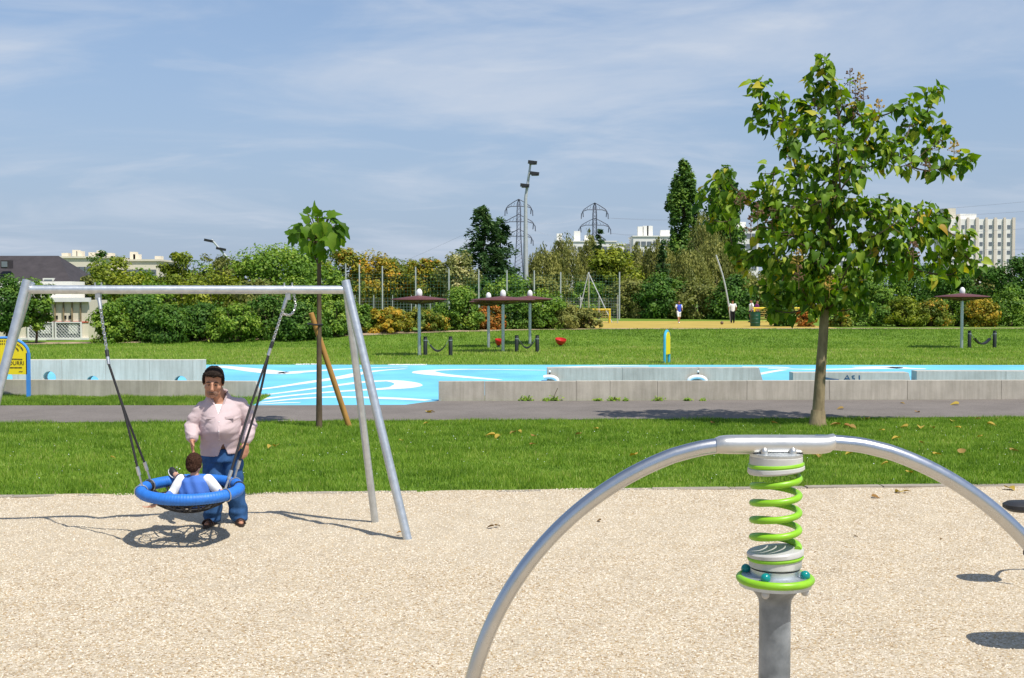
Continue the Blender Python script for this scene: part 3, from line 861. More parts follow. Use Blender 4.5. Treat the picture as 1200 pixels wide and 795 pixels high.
# tall ball fence with net, lower grey mesh fence
def ball_fence(label, posts, d0, d1, ytop, zbot, netmat, step, gauge, name="ball_fence", toppole=True):
    pxs = [p for p in posts]; r = empty(name, (P(pxs[0], 360, d0).x, d0, .4)); tag(r, label, "fence")
    pts = []
    for i, px in enumerate(pxs):
        d = d0 + (d1 - d0) * i / (len(pxs) - 1); t = P(px, ytop[i % len(ytop)], d); pts.append((t.x, d, t.z))
        MB().tube([(t.x, d, .3), (t.x, d, t.z)], .055 if name == "ball_fence" else .025, 8).build("post", MAT['pole_grey'], r)
    nm = MB(); zt_ = min(p[2] for p in pts) - .25
    for (xa, da, _), (xb, db, _) in zip(pts, pts[1:]):
        L = abs(xb - xa); n = max(2, int(L / step))
        for k in range(n):
            t = (k + .5) / n; nm.box((xa + (xb - xa) * t, da + (db - da) * t, (zbot + zt_) / 2), (gauge, gauge, zt_ - zbot))
        m = int((zt_ - zbot) / step)
        ang = math.atan2(db - da, xb - xa)
        for k in range(m + 1):
            z = zbot + (zt_ - zbot) * k / m
            nm.box(((xa + xb) / 2, (da + db) / 2, z), (L * 1.0, gauge * .9, gauge * .9), Matrix.Rotation(ang, 3, 'Z'))
    nm.build("net", netmat, r, smooth=False)
    return r
ball_fence("tall green ball net on grey posts before the autumn trees", [376, 405, 421, 448, 487, 526, 561, 594, 626, 657, 690, 726], 92, 98, [312, 309, 310, 312, 313, 315, 316, 317, 317, 319, 319, 319], .5, MAT['net'], .25, .013)
ball_fence("low grey wire mesh fence behind the clipped hedge", [372, 394, 416, 438, 460, 482, 504, 526, 548, 570, 592, 614, 636, 658, 680, 702, 724], 80, 84, [346], .4, MAT['mesh_grey'], .18, .008, "mesh_fence")
# white tripod of poles
D = 86
a = P(689.5, 320, D); r = empty("pole_tripod", (a.x, D, .5)); tag(r, "pale tripod of slim poles behind the yellow goal", "frame")
for px, py, dd in [(679, 365, 0), (717, 378, -1), (690, 372, 3)]:
    b = P(px, py, D + dd); b.z = max(b.z, .5)
    MB().tube([a, b], .038, 8).build("pole", MAT['pole_grey'], r)
# goals
def goal(label, pa, pb, ytop, d, depth):
    a, b = P(pa, ytop, d), P(pb, ytop, d); z0 = terrain_z(a.x, d) + .02
    r = empty("football_goal", ((a.x + b.x) / 2, d, z0)); tag(r, label, "goal")
    for p in (a, b):
        MB().tube([(p.x, d, z0), (p.x, d, p.z)], .07, 8).build("post", MAT['yellow'], r)
        MB().tube([(p.x, d, p.z), (p.x, d + depth, z0)], .035, 6).build("stay", MAT['yellow'], r)
    MB().tube([(a.x - .07, d, a.z), (b.x + .07, d, b.z)], .07, 8).build("crossbar", MAT['yellow'], r)
    nm = MB()
    for i in range(13):
        t = i / 12; nm.tube([(a.x + (b.x - a.x) * t, d + .02, a.z), (a.x + (b.x - a.x) * t, d + depth, z0)], .008, 3)
    for i in range(8):
        t = i / 8; nm.tube([(a.x, d + depth * t, a.z + (z0 - a.z) * t), (b.x, d + depth * t, a.z + (z0 - a.z) * t)], .008, 3)
    nm.build("net", MAT['yellow'], r, smooth=False)
goal("yellow football goal at the end of the clipped hedge", 668, 714.5, 363, 84, 1.0)
goal("yellow football goal behind the green bin and red shrub", 884, 962, 361.5, 86, 1.1)

# ================================================================ TREES AND SHRUBS
PAL = {
 'green':  [(0, (0.059, 0.124, 0.015)), (.4, (0.123, 0.231, 0.024)), (.75, (0.233, 0.353, 0.040)), (1, (0.381, 0.459, 0.074))],
 'dark':   [(0, (0.035, 0.089, 0.013)), (.5, (0.078, 0.176, 0.022)), (1, (0.172, 0.278, 0.040))],
 'lime':   [(0, (0.101, 0.149, 0.012)), (.5, (0.212, 0.262, 0.020)), (1, (0.402, 0.420, 0.044))],
 'olive':  [(0, (0.099, 0.124, 0.028)), (.5, (0.203, 0.218, 0.050)), (1, (0.381, 0.364, 0.093))],
 'autumn': [(0, (0.081, 0.136, 0.018)), (.45, (0.172, 0.215, 0.026)), (.75, (0.345, 0.305, 0.033)), (.9, (0.575, 0.328, 0.033)), (1, (0.667, 0.249, 0.039))],
 'gold':   [(0, (0.121, 0.149, 0.015)), (.4, (0.282, 0.262, 0.025)), (.75, (0.544, 0.350, 0.032)), (1, (0.700, 0.350, 0.037))],
 'rust':   [(0, (0.121, 0.105, 0.019)), (.35, (0.343, 0.175, 0.025)), (.7, (0.564, 0.175, 0.032)), (1, (0.684, 0.210, 0.051))],
 'silver': [(0, (0.121, 0.149, 0.035)), (.5, (0.302, 0.306, 0.095)), (.75, (0.700, 0.612, 0.278)), (1, (0.700, 0.700, 0.455))],
 'conifer': [(0, (0.028, 0.070, 0.023)), (.5, (0.062, 0.130, 0.039)), (1, (0.141, 0.217, 0.064))],
 'poplar': [(0, (0.050, 0.113, 0.017)), (.5, (0.107, 0.212, 0.031)), (1, (0.245, 0.353, 0.051))],
}
LM = {k: leaf_mat("leaf_" + k, v, .3, .55, .22) for k, v in PAL.items()}
def quads(C, Nn, T, L, Wd):
    """diamond leaves: centres, normals, long axes, length, width"""
    T = T - (T * Nn).sum(1, keepdims=True) * Nn; T /= np.linalg.norm(T, axis=1, keepdims=True) + 1e-9
    B = np.cross(Nn, T)
    V = np.stack([C - T * L[:, None] * .5, C + B * Wd[:, None] * .5 - T * L[:, None] * .05, C + T * L[:, None] * .5, C - B * Wd[:, None] * .5 - T * L[:, None] * .05], 1)
    return V.reshape(-1, 3), np.arange(4 * len(C)).reshape(-1, 4)
def unit(a): return a / (np.linalg.norm(a, axis=-1, keepdims=True) + 1e-9)
def prof(style, z):
    if style == 'shrub': return np.sqrt(np.clip(1 - ((z - .36) / .66) ** 2, 0, 1))
    if style == 'poplar': return np.clip(np.minimum(z / .25 + .3, 1) * np.clip((1 - z) / .38, 0, 1) ** .6, 0, 1)
    if style == 'low': return np.clip(1 - np.abs(z - .45) ** 3 * 5, .2, 1)
    return np.sqrt(np.clip(1 - ((z - .60) / .42) ** 2, 0, 1))
def foliage(style, H, Wd, n, leaf, r, nclump):
    """leaf centres etc. in metres about the base"""
    hw = Wd / 2
    if style == 'conifer':
        pos = []; nor = []; tan = []; cl = []
        lay = 17
        for i in range(lay):
            z = .04 + .95 * (i / lay); Lb = hw * (1 - z) ** .85 * r.uniform(.75, 1.12) + .05 * hw
            nb_ = 8 if z < .7 else 6
            for b in range(nb_):
                a = r.uniform(0, 6.28); m_ = max(4, int(n / (lay * 9)))
                if r.random() < .08: continue
                Lq = Lb * r.uniform(.5, 1.35); t = r.uniform(.08, 1, m_) ** .8
                dr = Lq * (.10 * t - .75 * t ** 2 + .50 * t ** 3)
                p = np.stack([np.cos(a) * Lq * t, np.sin(a) * Lq * t, z * H + dr], 1)
                p += r.normal(0, .022 * hw + .04, (m_, 3)) * np.array([1, 1, 1.3])
                pos.append(p); tan.append(np.stack([np.cos(a) + r.normal(0, .5, m_), np.sin(a) + r.normal(0, .5, m_), -.5 + r.normal(0, .3, m_)], 1))
                nor.append(unit(np.stack([r.normal(0, .5, m_), r.normal(0, .5, m_), np.full(m_, .8)], 1))); cl.append(np.full(m_, r.uniform(.2, .7)))
        C = np.concatenate(pos); return C, np.concatenate(nor), np.concatenate(tan), np.clip(np.concatenate(cl) + r.normal(0, .15, len(C)), 0, 1)
    if style == 'weep':
        pos = []; tan = []; nor = []; cl = []
        ns = nclump; per = n // ns
        for i in range(ns):
            a = r.uniform(0, 6.28); q = r.random() ** .5; top = H * (1 - .30 * q ** 2) * r.uniform(.80, 1.0)
            x0, y0 = np.cos(a) * q * hw * .75, np.sin(a) * q * hw * .75; ln = H * r.uniform(.25, .6)
            t = r.random(per); out = np.sin(t * 1.6) * hw * .28
            p = np.stack([x0 + np.cos(a) * out, y0 + np.sin(a) * out, top - ln * t ** 1.3], 1) + r.normal(0, .035 * Wd, (per, 3))
            pos.append(p); tan.append(np.stack([r.normal(0, .3, per), r.normal(0, .3, per), np.full(per, -1.)], 1))
            nor.append(unit(np.stack([np.cos(a) + r.normal(0, .7, per), np.sin(a) + r.normal(0, .7, per), r.normal(.3, .4, per)], 1))); cl.append(np.full(per, r.uniform(.15, .85)))
        C = np.concatenate(pos); C[:, 2] = np.maximum(C[:, 2], .05 * H)
        return C, np.concatenate(nor), np.concatenate(tan), np.clip(np.concatenate(cl) + r.normal(0, .15, len(C)), 0, 1)
    zlo = {'shrub': .03, 'low': .06, 'poplar': .06}.get(style, .22)
    zc = r.uniform(zlo, 1, nclump * 3); pr = prof(style, zc); keep = r.random(len(zc)) < pr + .1; zc = zc[keep][:nclump]; pr = pr[keep][:nclump]
    k = len(zc); a = r.uniform(0, 6.28, k); lob = 1 + .16 * np.sin(a * 3 + r.uniform(0, 6)) + .10 * np.sin(a * 5 + zc * 9)
    q = np.clip(r.random(k) ** .38, 0, 1) * pr * hw * .86 * lob
    cc = np.stack([np.cos(a) * q, np.sin(a) * q, zc * H * .93], 1)
    rc = np.minimum(hw * .38, H * .22) * r.uniform(.5, 1.25, k)
    if style == 'poplar': rc *= .8
    idx = r.integers(0, k, n)
    d = r.normal(0, 1, (n, 3)); d = unit(d) * (r.random((n, 1)) ** .5)
    sq = np.array([1, 1, .75]) if style != 'poplar' else np.array([.8, .8, 1.7])
    C = cc[idx] + d * rc[idx][:, None] * sq
    C[:, 2] = np.abs(C[:, 2] - .02) + .02
    outw = unit(C - np.array([0, 0, H * .4])); nor = unit(unit(d) * .7 + outw * .4 + np.array([0, 0, .45]) + r.normal(0, .45, (n, 3)))
    tan = r.normal(0, 1, (n, 3)) + np.array([0, 0, -.3])
    cv = r.uniform(.15, .75, k)
    return C, nor, tan, np.clip(cv[idx] + r.normal(0, .16, n), 0, 1)
def wood(mb, H, Wd, r, style, rt):
    top = .9 if style in ('conifer', 'poplar') else .72
    pts = [Vector((r.normal(0, .02) * Wd * (i > 0), r.normal(0, .02) * Wd * (i > 0), H * top * i / 5)) for i in range(6)]
    mb.tube(pts, [rt * (1 - .8 * i / 5) for i in range(6)], 7)
    if style == 'conifer': return
    for i in range(7):
        z = r.uniform(.25, .65); a = r.uniform(0, 6.28); b = Vector((0, 0, H * z)); L = Wd * .36 if style != 'poplar' else Wd * .2
        e = b + Vector((math.cos(a) * L, math.sin(a) * L, H * r.uniform(.1, .25)))
        mb.tube([b, (b + e) / 2 + Vector((0, 0, -.05 * H)), e], [rt * .4, rt * .28, rt * .1], 5)
SEED = [100]
def plant(name, label, cat, px, ytop, d, wpx, style, pal, n, leaf=.16, nclump=60, group=None, bark='bark', zb=None, asp=.62):
    SEED[0] += 1; r = np.random.default_rng(SEED[0])
    x = (px - CX) / FPX * d; z0 = terrain_z(x, d) - .03 if zb is None else zb
    H = P(px, ytop, d).z - z0; Wd = wpx / FPX * d
    root = empty(name, (x, d, z0)); tag(root, label, cat, group)
    C, Nn, T, var = foliage(style, H, Wd, int(n * (.85 if style == 'conifer' else 1.02)), leaf, r, nclump)
    L = leaf * 1.08 * r.uniform(.65, 1.3, len(C))
    V, Fa = quads(C, Nn, T, L, L * asp)
    link("foliage" if style in ('shrub', 'low') else "crown", np_mesh(name + "_leaves", V, Fa, LM[pal], np.repeat(var, 4)), root)
    mb = MB(); 
    if style in ('shrub', 'low'):
        for i in range(6):
            a = r.uniform(0, 6.28); mb.tube([(0.1 * math.cos(a), .1 * math.sin(a), 0), (Wd * .15 * math.cos(a), Wd * .15 * math.sin(a), H * .4), (Wd * .28 * math.cos(a), Wd * .28 * math.sin(a), H * .75)], [.045, .03, .012], 5)
        link("stem", mb.mesh("stem", MAT['bark']), root)
    else:
        wood(mb, H, Wd, r, style, max(.07, H * .017))
        link("trunk", mb.mesh("trunk", MAT[bark]), root)
    return root
# --- left: dark hedge at the edge of the lawn, looser shrubs behind it
g1 = "dark green shrubs of the left hedge"
LAB = ["dark hedge shrub touching the pavilion's right end", 'dark hedge shrub seen beside the left swing chain', 'dense hedge shrub between the left swing chain and the cream house gap', "dense hedge shrub above the man's right shoulder", "dark hedge shrub right above the man's head", 'dense hedge shrub left of the right swing chain', 'dark hedge shrub behind the right swing chain and stake top', 'dark hedge shrub behind the right swing legs']
for px, yt, d, w in [(131, 354, 60.8, 50), (160, 345, 62, 66), (196, 356, 60.5, 66), (236, 350, 62, 66), (276, 352, 60.8, 70), (316, 347, 62.5, 72), (352, 354, 61.5, 62), (392, 351, 64, 60)]:
    plant("hedge_shrub", LAB.pop(0), "shrub", px, yt, d, w, 'shrub', 'dark' if (px // 40) % 3 else 'green', 7000, .15, 70, g1)
LAB = ['leafy shrub next to the pavilion roof, behind the dark hedge', "leafy shrub below the cream houses' right end", 'yellow-green leafy shrub below the leaning floodlight', 'olive leafy shrub under the round-crowned broad tree', "leafy shrub left of the staked young tree's trunk", 'leafy shrub between the staked young tree and the ball net']
for px, yt, d, w, pal in [(112, 330, 68, 50, 'green'), (178, 330, 68, 80, 'green'), (252, 318, 69, 84, 'lime'), (300, 330, 68, 80, 'olive'), (350, 326, 70, 70, 'green'), (395, 318, 72, 54, 'green')]:
    plant("leafy_shrub", LAB.pop(0), "shrub", px, yt, d, w, 'shrub', pal, 7500, .17, 70, "leafy shrubs behind the left hedge")
plant("young_tree", "bright green bushy tree before the cream houses", "tree", 134, 297, 74, 76, 'round', 'lime', 5000, .2, 46)
plant("young_tree", "thin dark-topped tree poking up beside the cream houses", "tree", 121, 287, 80, 40, 'round', 'dark', 1500, .2, 26)
plant("young_tree", "pale green tree with a loose forked crown left of the leaning floodlight", "tree", 214, 287, 76, 62, 'round', 'lime', 3600, .2, 26)
plant("young_tree", "dusty green small tree just below the leaning floodlight", "tree", 249, 291, 80, 44, 'round', 'olive', 1700, .2, 22)
for px, yt, d, w, pal, lab in [(168, 316, 77, 60, 'green', "green bushy tree right of the bright one before the cream houses"), (194, 318, 79, 52, 'lime', "low lime tree filling the gap left of the forked-crown tree"),
                              (238, 306, 82, 60, 'green', "green tree just beneath the small dusty one"), (276, 300, 86, 60, 'olive', "olive tree between leaning floodlight and broad tree"), (375, 305, 90, 50, 'green', "green tree directly behind the staked young tree's stem")]:
    plant("young_tree", lab, "tree", px, yt, d, w, 'round', pal, 6500, .2, 56)
plant("broad_tree", "broad round-crowned green tree left of the young staked tree", "tree", 325, 289, 84, 118, 'round', 'green', 12000, .22, 80)
plant("broad_tree", "dark hill-shaped tree showing behind the round-crowned one", "tree", 352, 291, 110, 90, 'round', 'dark', 6000, .3, 50)
plant("small_tree", "small round tree shading the left end of the pavilion", "tree", 8, 322, 59.5, 62, 'round', 'dark', 6500, .16, 50)
plant("small_tree", "small tree with a sparse crown over the pavilion windows", "tree", 42, 321, 60.5, 44, 'round', 'green', 5000, .16, 40)
plant("small_tree", "small tree filling the space between pavilion and hedge", "tree", 101, 322, 67, 34, 'round', 'olive', 3400, .16, 34)
# --- autumn trees behind the ball net
for px, yt, d, w, pal, st, lab in [
    (404, 287, 100, 56, 'autumn', 'round', "orange-tinged tree right behind the young staked tree"),
    (438, 292, 104, 62, 'gold', 'round', "yellowing tree behind the ball net beside the orange-tinged one"),
    (470, 297, 106, 60, 'autumn', 'round', "orange and green tree in the middle of the ball net"),
    (503, 300, 103, 52, 'autumn', 'round', "rusty orange tree left of the white-flowering bush"),
    (420, 312, 110, 70, 'olive', 'shrub', "olive bush low behind the left ball-net posts"),
    (490, 315, 110, 80, 'green', 'shrub', "green bush low behind the middle ball-net posts"),
    (538, 296, 101, 54, 'silver', 'round', "white-flowering bushy tree left of the dark spruce"),
    (600, 322, 104, 70, 'green', 'shrub', "green bush below the floodlight mast"),
    (560, 325, 108, 60, 'dark', 'shrub', "dark bush at the foot of the spruce")]:
    plant("autumn_tree" if pal in ('autumn', 'gold') else "bushy_tree", lab, "tree", px, yt, d, w, st, pal, 7000, .24, 60)
plant("spruce", "dark pointed spruce left of the floodlight mast", "tree", 567, 238, 112, 112, 'conifer', 'conifer', 15000, .38, 0, asp=.42)
plant("spruce", "shorter dark spruce leaning against the pointed one", "tree", 585, 251, 114, 84, 'conifer', 'conifer', 10000, .38, 0, asp=.42)
# --- birches and willows in the middle
g = "drooping olive birches"
LAB = ['drooping birch just right of the floodlight mast', 'drooping birch left of the chimneyed white block', 'slim drooping birch before the tall white chimney', 'drooping birch between slim conifer and yellowing tree', 'drooping birch hiding the low dark-topped block', 'drooping birch before the three roof chimneys', 'broad drooping birch at the foot of the tall poplar', 'broad drooping birch behind the bent white pole', 'high drooping birch between the two poplars', "drooping birch just left of the big tree's lower leaves"]
for px, yt, d, w in [(638, 283, 116, 52), (662, 272, 120, 46), (690, 270, 124, 34), (722, 290, 118, 46), (748, 282, 121, 40), (772, 276, 118, 46), (806, 288, 112, 62), (838, 270, 116, 66), (826, 245, 120, 52), (872, 314, 114, 50)]:
    plant("birch", LAB.pop(0), "tree", px, yt, d, w, 'weep', 'olive', 7000, .27, 60, g, 'bark_pale', asp=.34)
plant("yellowing_tree", "yellow-green rounded tree behind the tripod poles", "tree", 716, 286, 112, 62, 'round', 'lime', 6500, .27, 54)
plant("slim_conifer", "slim dark conifer beneath the right-hand pylon", "tree", 702, 264, 112, 46, 'conifer', 'conifer', 4500, .3, 0, asp=.4)
plant("slim_conifer", "slim dark conifer beside the chimneyed apartment block", "tree", 776, 278, 108, 40, 'conifer', 'conifer', 4500, .3, 0, asp=.4)
plant("poplar", "tall dark columnar poplar beside the big leafy tree", "tree", 801, 178, 128, 50, 'poplar', 'poplar', 20000, .36, 170)
plant("poplar", "second poplar half hidden behind the big leafy tree", "tree", 846, 182, 130, 50, 'poplar', 'poplar', 19000, .36, 170)
LAB = ['undergrowth bush behind the grey mesh fence by the mast', 'green undergrowth bush behind the tripod poles', 'olive undergrowth bush beside the last ball-net post', 'dark undergrowth bush behind the blue-kitted footballer', 'olive undergrowth bush between the two footballers', 'dark undergrowth bush behind the white-shirted footballer', 'olive undergrowth bush behind the bin and goal']
for px, yt, d, w, pal in [(640, 326, 104, 70, 'olive'), (690, 330, 106, 70, 'green'), (735, 326, 104, 66, 'olive'), (775, 322, 102, 70, 'dark'), (820, 325, 100, 76, 'olive'), (862, 322, 98, 66, 'dark'), (905, 318, 100, 70, 'olive')]:
    plant("undergrowth_bush", LAB.pop(0), "bush", px, yt, d, w, 'shrub', pal, 6500, .24, 60, "undergrowth bushes behind the pitch")
LAB = ["olive tree showing through the big tree's left foliage", "green tree directly behind the big tree's trunk top", 'drooping olive tree right behind the big tree', 'green tree behind the tall green border shrub', 'dark tree left of the pale apartment tower', 'dark tree at the foot of the pale apartment tower', 'olive tree under the right edge of the pale tower', 'dark tree right of the pale apartment tower', 'green tree beyond the end of the right-hand border']
for px, yt, d, w, pal, st in [(908, 306, 118, 50, 'olive', 'round'), (945, 305, 112, 70, 'green', 'round'), (985, 312, 110, 70, 'olive', 'weep'), (1030, 308, 108, 80, 'green', 'round'), (1075, 306, 110, 76, 'dark', 'round'),
                              (1118, 314, 104, 70, 'dark', 'round'), (1150, 312, 106, 60, 'olive', 'round'), (1188, 300, 100, 66, 'dark', 'round'), (1230, 306, 102, 66, 'green', 'round')]:
    plant("wood_tree", LAB.pop(0), "tree", px, yt, d, w, st, pal, 7000, .24, 60, "trees of the belt on the right")
# --- clipped hedges along the bank
for px, yt, d, w, st, pal, lab, n in [
    (423, 358, 66, 52, 'low', 'green', "green low shrub where the clipped autumn hedge begins", 5000),
    (452, 360, 66, 74, 'low', 'gold', "low golden shrub between swing leg and parasol pole", 6500),
    (496, 361, 67, 56, 'low', 'autumn', "low orange shrub behind the lone left parasol", 5500),
    (541, 337, 68.3, 58, 'shrub', 'green', "tall dense green shrub between the parasols", 8500),
    (574, 357, 69.0, 34, 'low', 'rust', "small rust-orange shrub under the clustered parasols", 3000),
    (598, 342, 70.2, 56, 'shrub', 'dark', "dark green shrub rising behind the clustered parasols", 7000),
    (634, 341, 70.5, 62, 'shrub', 'green', "green shrub rising above the rightmost clustered parasol", 7500),
    (664, 357, 70.6, 62, 'shrub', 'olive', "reddish olive shrub at the end of the hedge by the goal", 6000),
    (688, 363, 71.3, 36, 'low', 'olive', "last low olive shrub touching the yellow goal", 3200),
    (914, 340, 76, 44, 'shrub', 'dark', "dark green shrub beside the green bin", 6500),
    (945, 360, 75, 26, 'shrub', 'rust', "small rust-red shrub left of the big tree trunk", 2600),
    (984, 350, 75.5, 32, 'shrub', 'autumn', "orange shrub just right of the big tree trunk", 3600),
    (1022, 330, 77, 66, 'shrub', 'green', "tall green shrub right of the orange one", 8500),
    (1060, 348, 75.5, 50, 'low', 'lime', "light green low shrub left of the right-hand parasol", 5000),
    (1092, 350, 76, 46, 'shrub', 'autumn', "mixed green and gold shrub under the right-hand parasol", 5000),
    (1122, 343, 77, 52, 'shrub', 'green', "green shrub directly behind the right-hand parasol pole", 6000),
    (1150, 347, 75.5, 40, 'shrub', 'gold', "golden shrub behind the black sling posts on the right", 4500),
    (1184, 338, 77, 58, 'shrub', 'green', "green shrub at the end of the right-hand border", 7000),
    (1225, 340, 77, 50, 'shrub', 'lime', "lime shrub closing the right-hand border", 5000)]:
    plant("border_shrub", lab, "shrub", px, yt, d, w, st, pal, n, .15, 60)

# ================================================================ THE TWO NEAR TREES (large heart-shaped leaves)
LM['heart'] = leaf_mat("heart_leaf", [(0, (.036, .092, .008)), (.3, (.100, .200, .015)), (.6, (.205, .325, .027)), (.82, (.35, .45, .055)), (.9, (.50, .45, .05)), (.96, (.52, .38, .03)), (1, (.28, .13, .03))], .40, .5, .18)
LM['broad'] = leaf_mat("broad_leaf", [(0, (.055, .125, .010)), (.5, (.14, .26, .020)), (.85, (.26, .38, .04)), (1, (.42, .42, .06))], .45, .5, .2)
LM['fallen'] = leaf_mat("fallen_leaf", [(0, (.13, .075, .03)), (.4, (.32, .21, .06)), (.7, (.46, .34, .05)), (1, (.24, .11, .04))], .15, .7, .2)
def heart_unit(fold=.14, droop=.16, lobes=False):
    if lobes:
        half = [(.0, .0), (.22, -.10), (.40, .02), (.52, .22), (.42, .34), (.47, .55), (.24, .62), (.12, .86)]
    else:
        half = [(.0, .0), (.17, -.10), (.34, -.06), (.43, .12), (.42, .32), (.30, .58), (.13, .82)]
    def zf(x, y): return fold * abs(x) - droop * y * y
    right = [(x, y, zf(x, y)) for x, y in half[1:]]
    spine = [(0, y, zf(0, y)) for y in (0, .22, .45, .7, 1.0)]
    left = [(-x, y, z) for x, y, z in right]
    V = spine + right + left
    nr = len(right); R0 = 5; L0 = 5 + nr
    Fq = []
    # stitch each side to the spine
    ys_ = [p[1] for p in spine]
    def stitch(o, flip):
        j = 0
        for i in range(nr - 1):
            while j < 3 and right[i][1] > ys_[j + 1] - .12:
                f = (j, o + i, j + 1); Fq.append(f[::-1] if flip else f); j += 1
            f = (j, o + i, o + i + 1); Fq.append(f[::-1] if flip else f)
        while j < 4:
            f = (j, o + nr - 1, j + 1); Fq.append(f[::-1] if flip else f); j += 1
    stitch(R0, False); stitch(L0, True)
    return np.array(V), np.array(Fq)
def frames(t, n):
    t = unit(t); n = unit(n - (n * t).sum(1, keepdims=True) * t); x = np.cross(t, n)
    return np.stack([x, t, n], 2)          # columns
def leaf_group(root, base, t, n, size, var, mat, npart, unitleaf, partname="leaf", joined="foliage"):
    """the npart leaves nearest to the front become parts of their own, the rest one part"""
    U, Fq = unitleaf
    Fr = frames(t, n); order = np.argsort(base[:, 1]); org = np.array(ORG[root.name])
    part, rest = order[:npart], order[npart:]
    nv = 8; meshes = []
    for i in range(nv):
        vv = np.clip(np.quantile(var, (i + .5) / nv), 0, 1)
        meshes.append((vv, np_mesh("leaf", U, Fq, mat, np.full(len(U), vv), True)))
    for i in part:
        k = int(np.argmin([abs(m_[0] - var[i]) for m_ in meshes]))
        o = link(partname, meshes[k][1], root)
        mw = Matrix(Fr[i].tolist()).to_4x4(); s_ = float(size[i])
        o.matrix_local = Matrix.Translation(Vector((base[i] - org).tolist())) @ mw @ Matrix.Diagonal((s_ * .95, s_, s_, 1))
    if len(rest):
        V = np.einsum('nij,kj->nki', Fr[rest], U) * size[rest][:, None, None] + (base[rest] - org)[:, None, :]
        Fa = Fq[None] + (np.arange(len(rest)) * len(U))[:, None, None]
        o = link(joined, np_mesh(joined, V.reshape(-1, 3), Fa.reshape(-1, 3), mat, np.repeat(var[rest], len(U)), True), root); o["kind"] = "stuff"
# --- the big tree
TD = 22.75
tb_ = G(958, 501); big = empty("catalpa_tree", (tb_.x, tb_.y, 0)); tag(big, "big young tree with large heart-shaped leaves by the asphalt path", "tree")
r = np.random.default_rng(21)
trunk_px = [(958, 503), (959.5, 470), (962, 430), (965, 390), (967, 350), (970, 310), (973, 270), (977, 230), (980, 190), (984, 150), (978, 112), (970, 84)]
trunk_r = [.135, .112, .100, .092, .085, .078, .072, .060, .048, .036, .022, .010]
tp = [P(a, b, TD) for a, b in trunk_px]
tp[0].z = -.05
tm = MB().tube(spline(tp, 3), [np.interp(i / 3, range(len(trunk_r)), trunk_r) for i in range((len(tp) - 1) * 3 + 1)], 12)
tm.tube([tp[0] + Vector((0, 0, -.02)), tp[0] + Vector((0, 0, .12)), tp[0] + Vector((.01, 0, .35))], [.21, .165, .135], 12)
tm.build("trunk", MAT['bark_pale'], big)
clumps = [(966, 72, 11), (964, 84, 15), (953, 100, 13), (985, 106, 16), (972, 120, 20), (888, 100, 15), (892, 124, 18), (890, 146, 13), (914, 118, 14), (918, 142, 16), (938, 150, 18), (930, 172, 18), (940, 122, 12),
          (1004, 132, 16), (1024, 144, 18), (1060, 122, 15), (1092, 110, 15), (1086, 136, 20), (1104, 152, 18), (1066, 148, 15), (1048, 168, 20), (1084, 178, 20), (1116, 194, 16), (1132, 188, 12), (1098, 198, 15), (1062, 194, 16), (1034, 190, 16), (1022, 166, 18),
          (962, 148, 20), (985, 166, 22), (960, 190, 24), (1000, 196, 22), (936, 206, 20), (978, 214, 22), (1010, 170, 18), (950, 128, 16),
          (828, 232, 16), (840, 216, 15), (852, 206, 12), (850, 238, 20), (836, 258, 14), (868, 226, 18), (892, 240, 16), (856, 258, 11), (872, 306, 16), (862, 292, 10), (886, 300, 12),
          (902, 222, 20), (916, 244, 22), (940, 236, 22), (966, 244, 24), (992, 238, 22), (1016, 248, 22), (1042, 256, 20), (1046, 240, 15), (904, 270, 22), (930, 276, 24), (958, 280, 24), (986, 274, 24), (1012, 280, 22), (1040, 284, 20),
          (1068, 258, 20), (1088, 250, 16), (1094, 272, 20), (1108, 256, 14), (1070, 288, 20), (1100, 298, 22), (1120, 284, 14), (1130, 298, 18), (1142, 310, 13), (1122, 318, 16), (1088, 320, 16), (1060, 306, 18), (1128, 278, 12),
          (900, 302, 20), (920, 316, 22), (946, 310, 22), (972, 308, 22), (1000, 306, 20), (1026, 310, 16), (900, 334, 18), (912, 352, 15), (934, 344, 20), (958, 338, 20), (984, 336, 20), (976, 358, 16), (998, 348, 16), (950, 360, 13), (1004, 326, 16), (908, 364, 10)]
lb = []; lt = []; ln = []; lv_ = []; seeds = MB(); br = MB()
ctr = np.array(P(980, 240, TD))
nodes = []
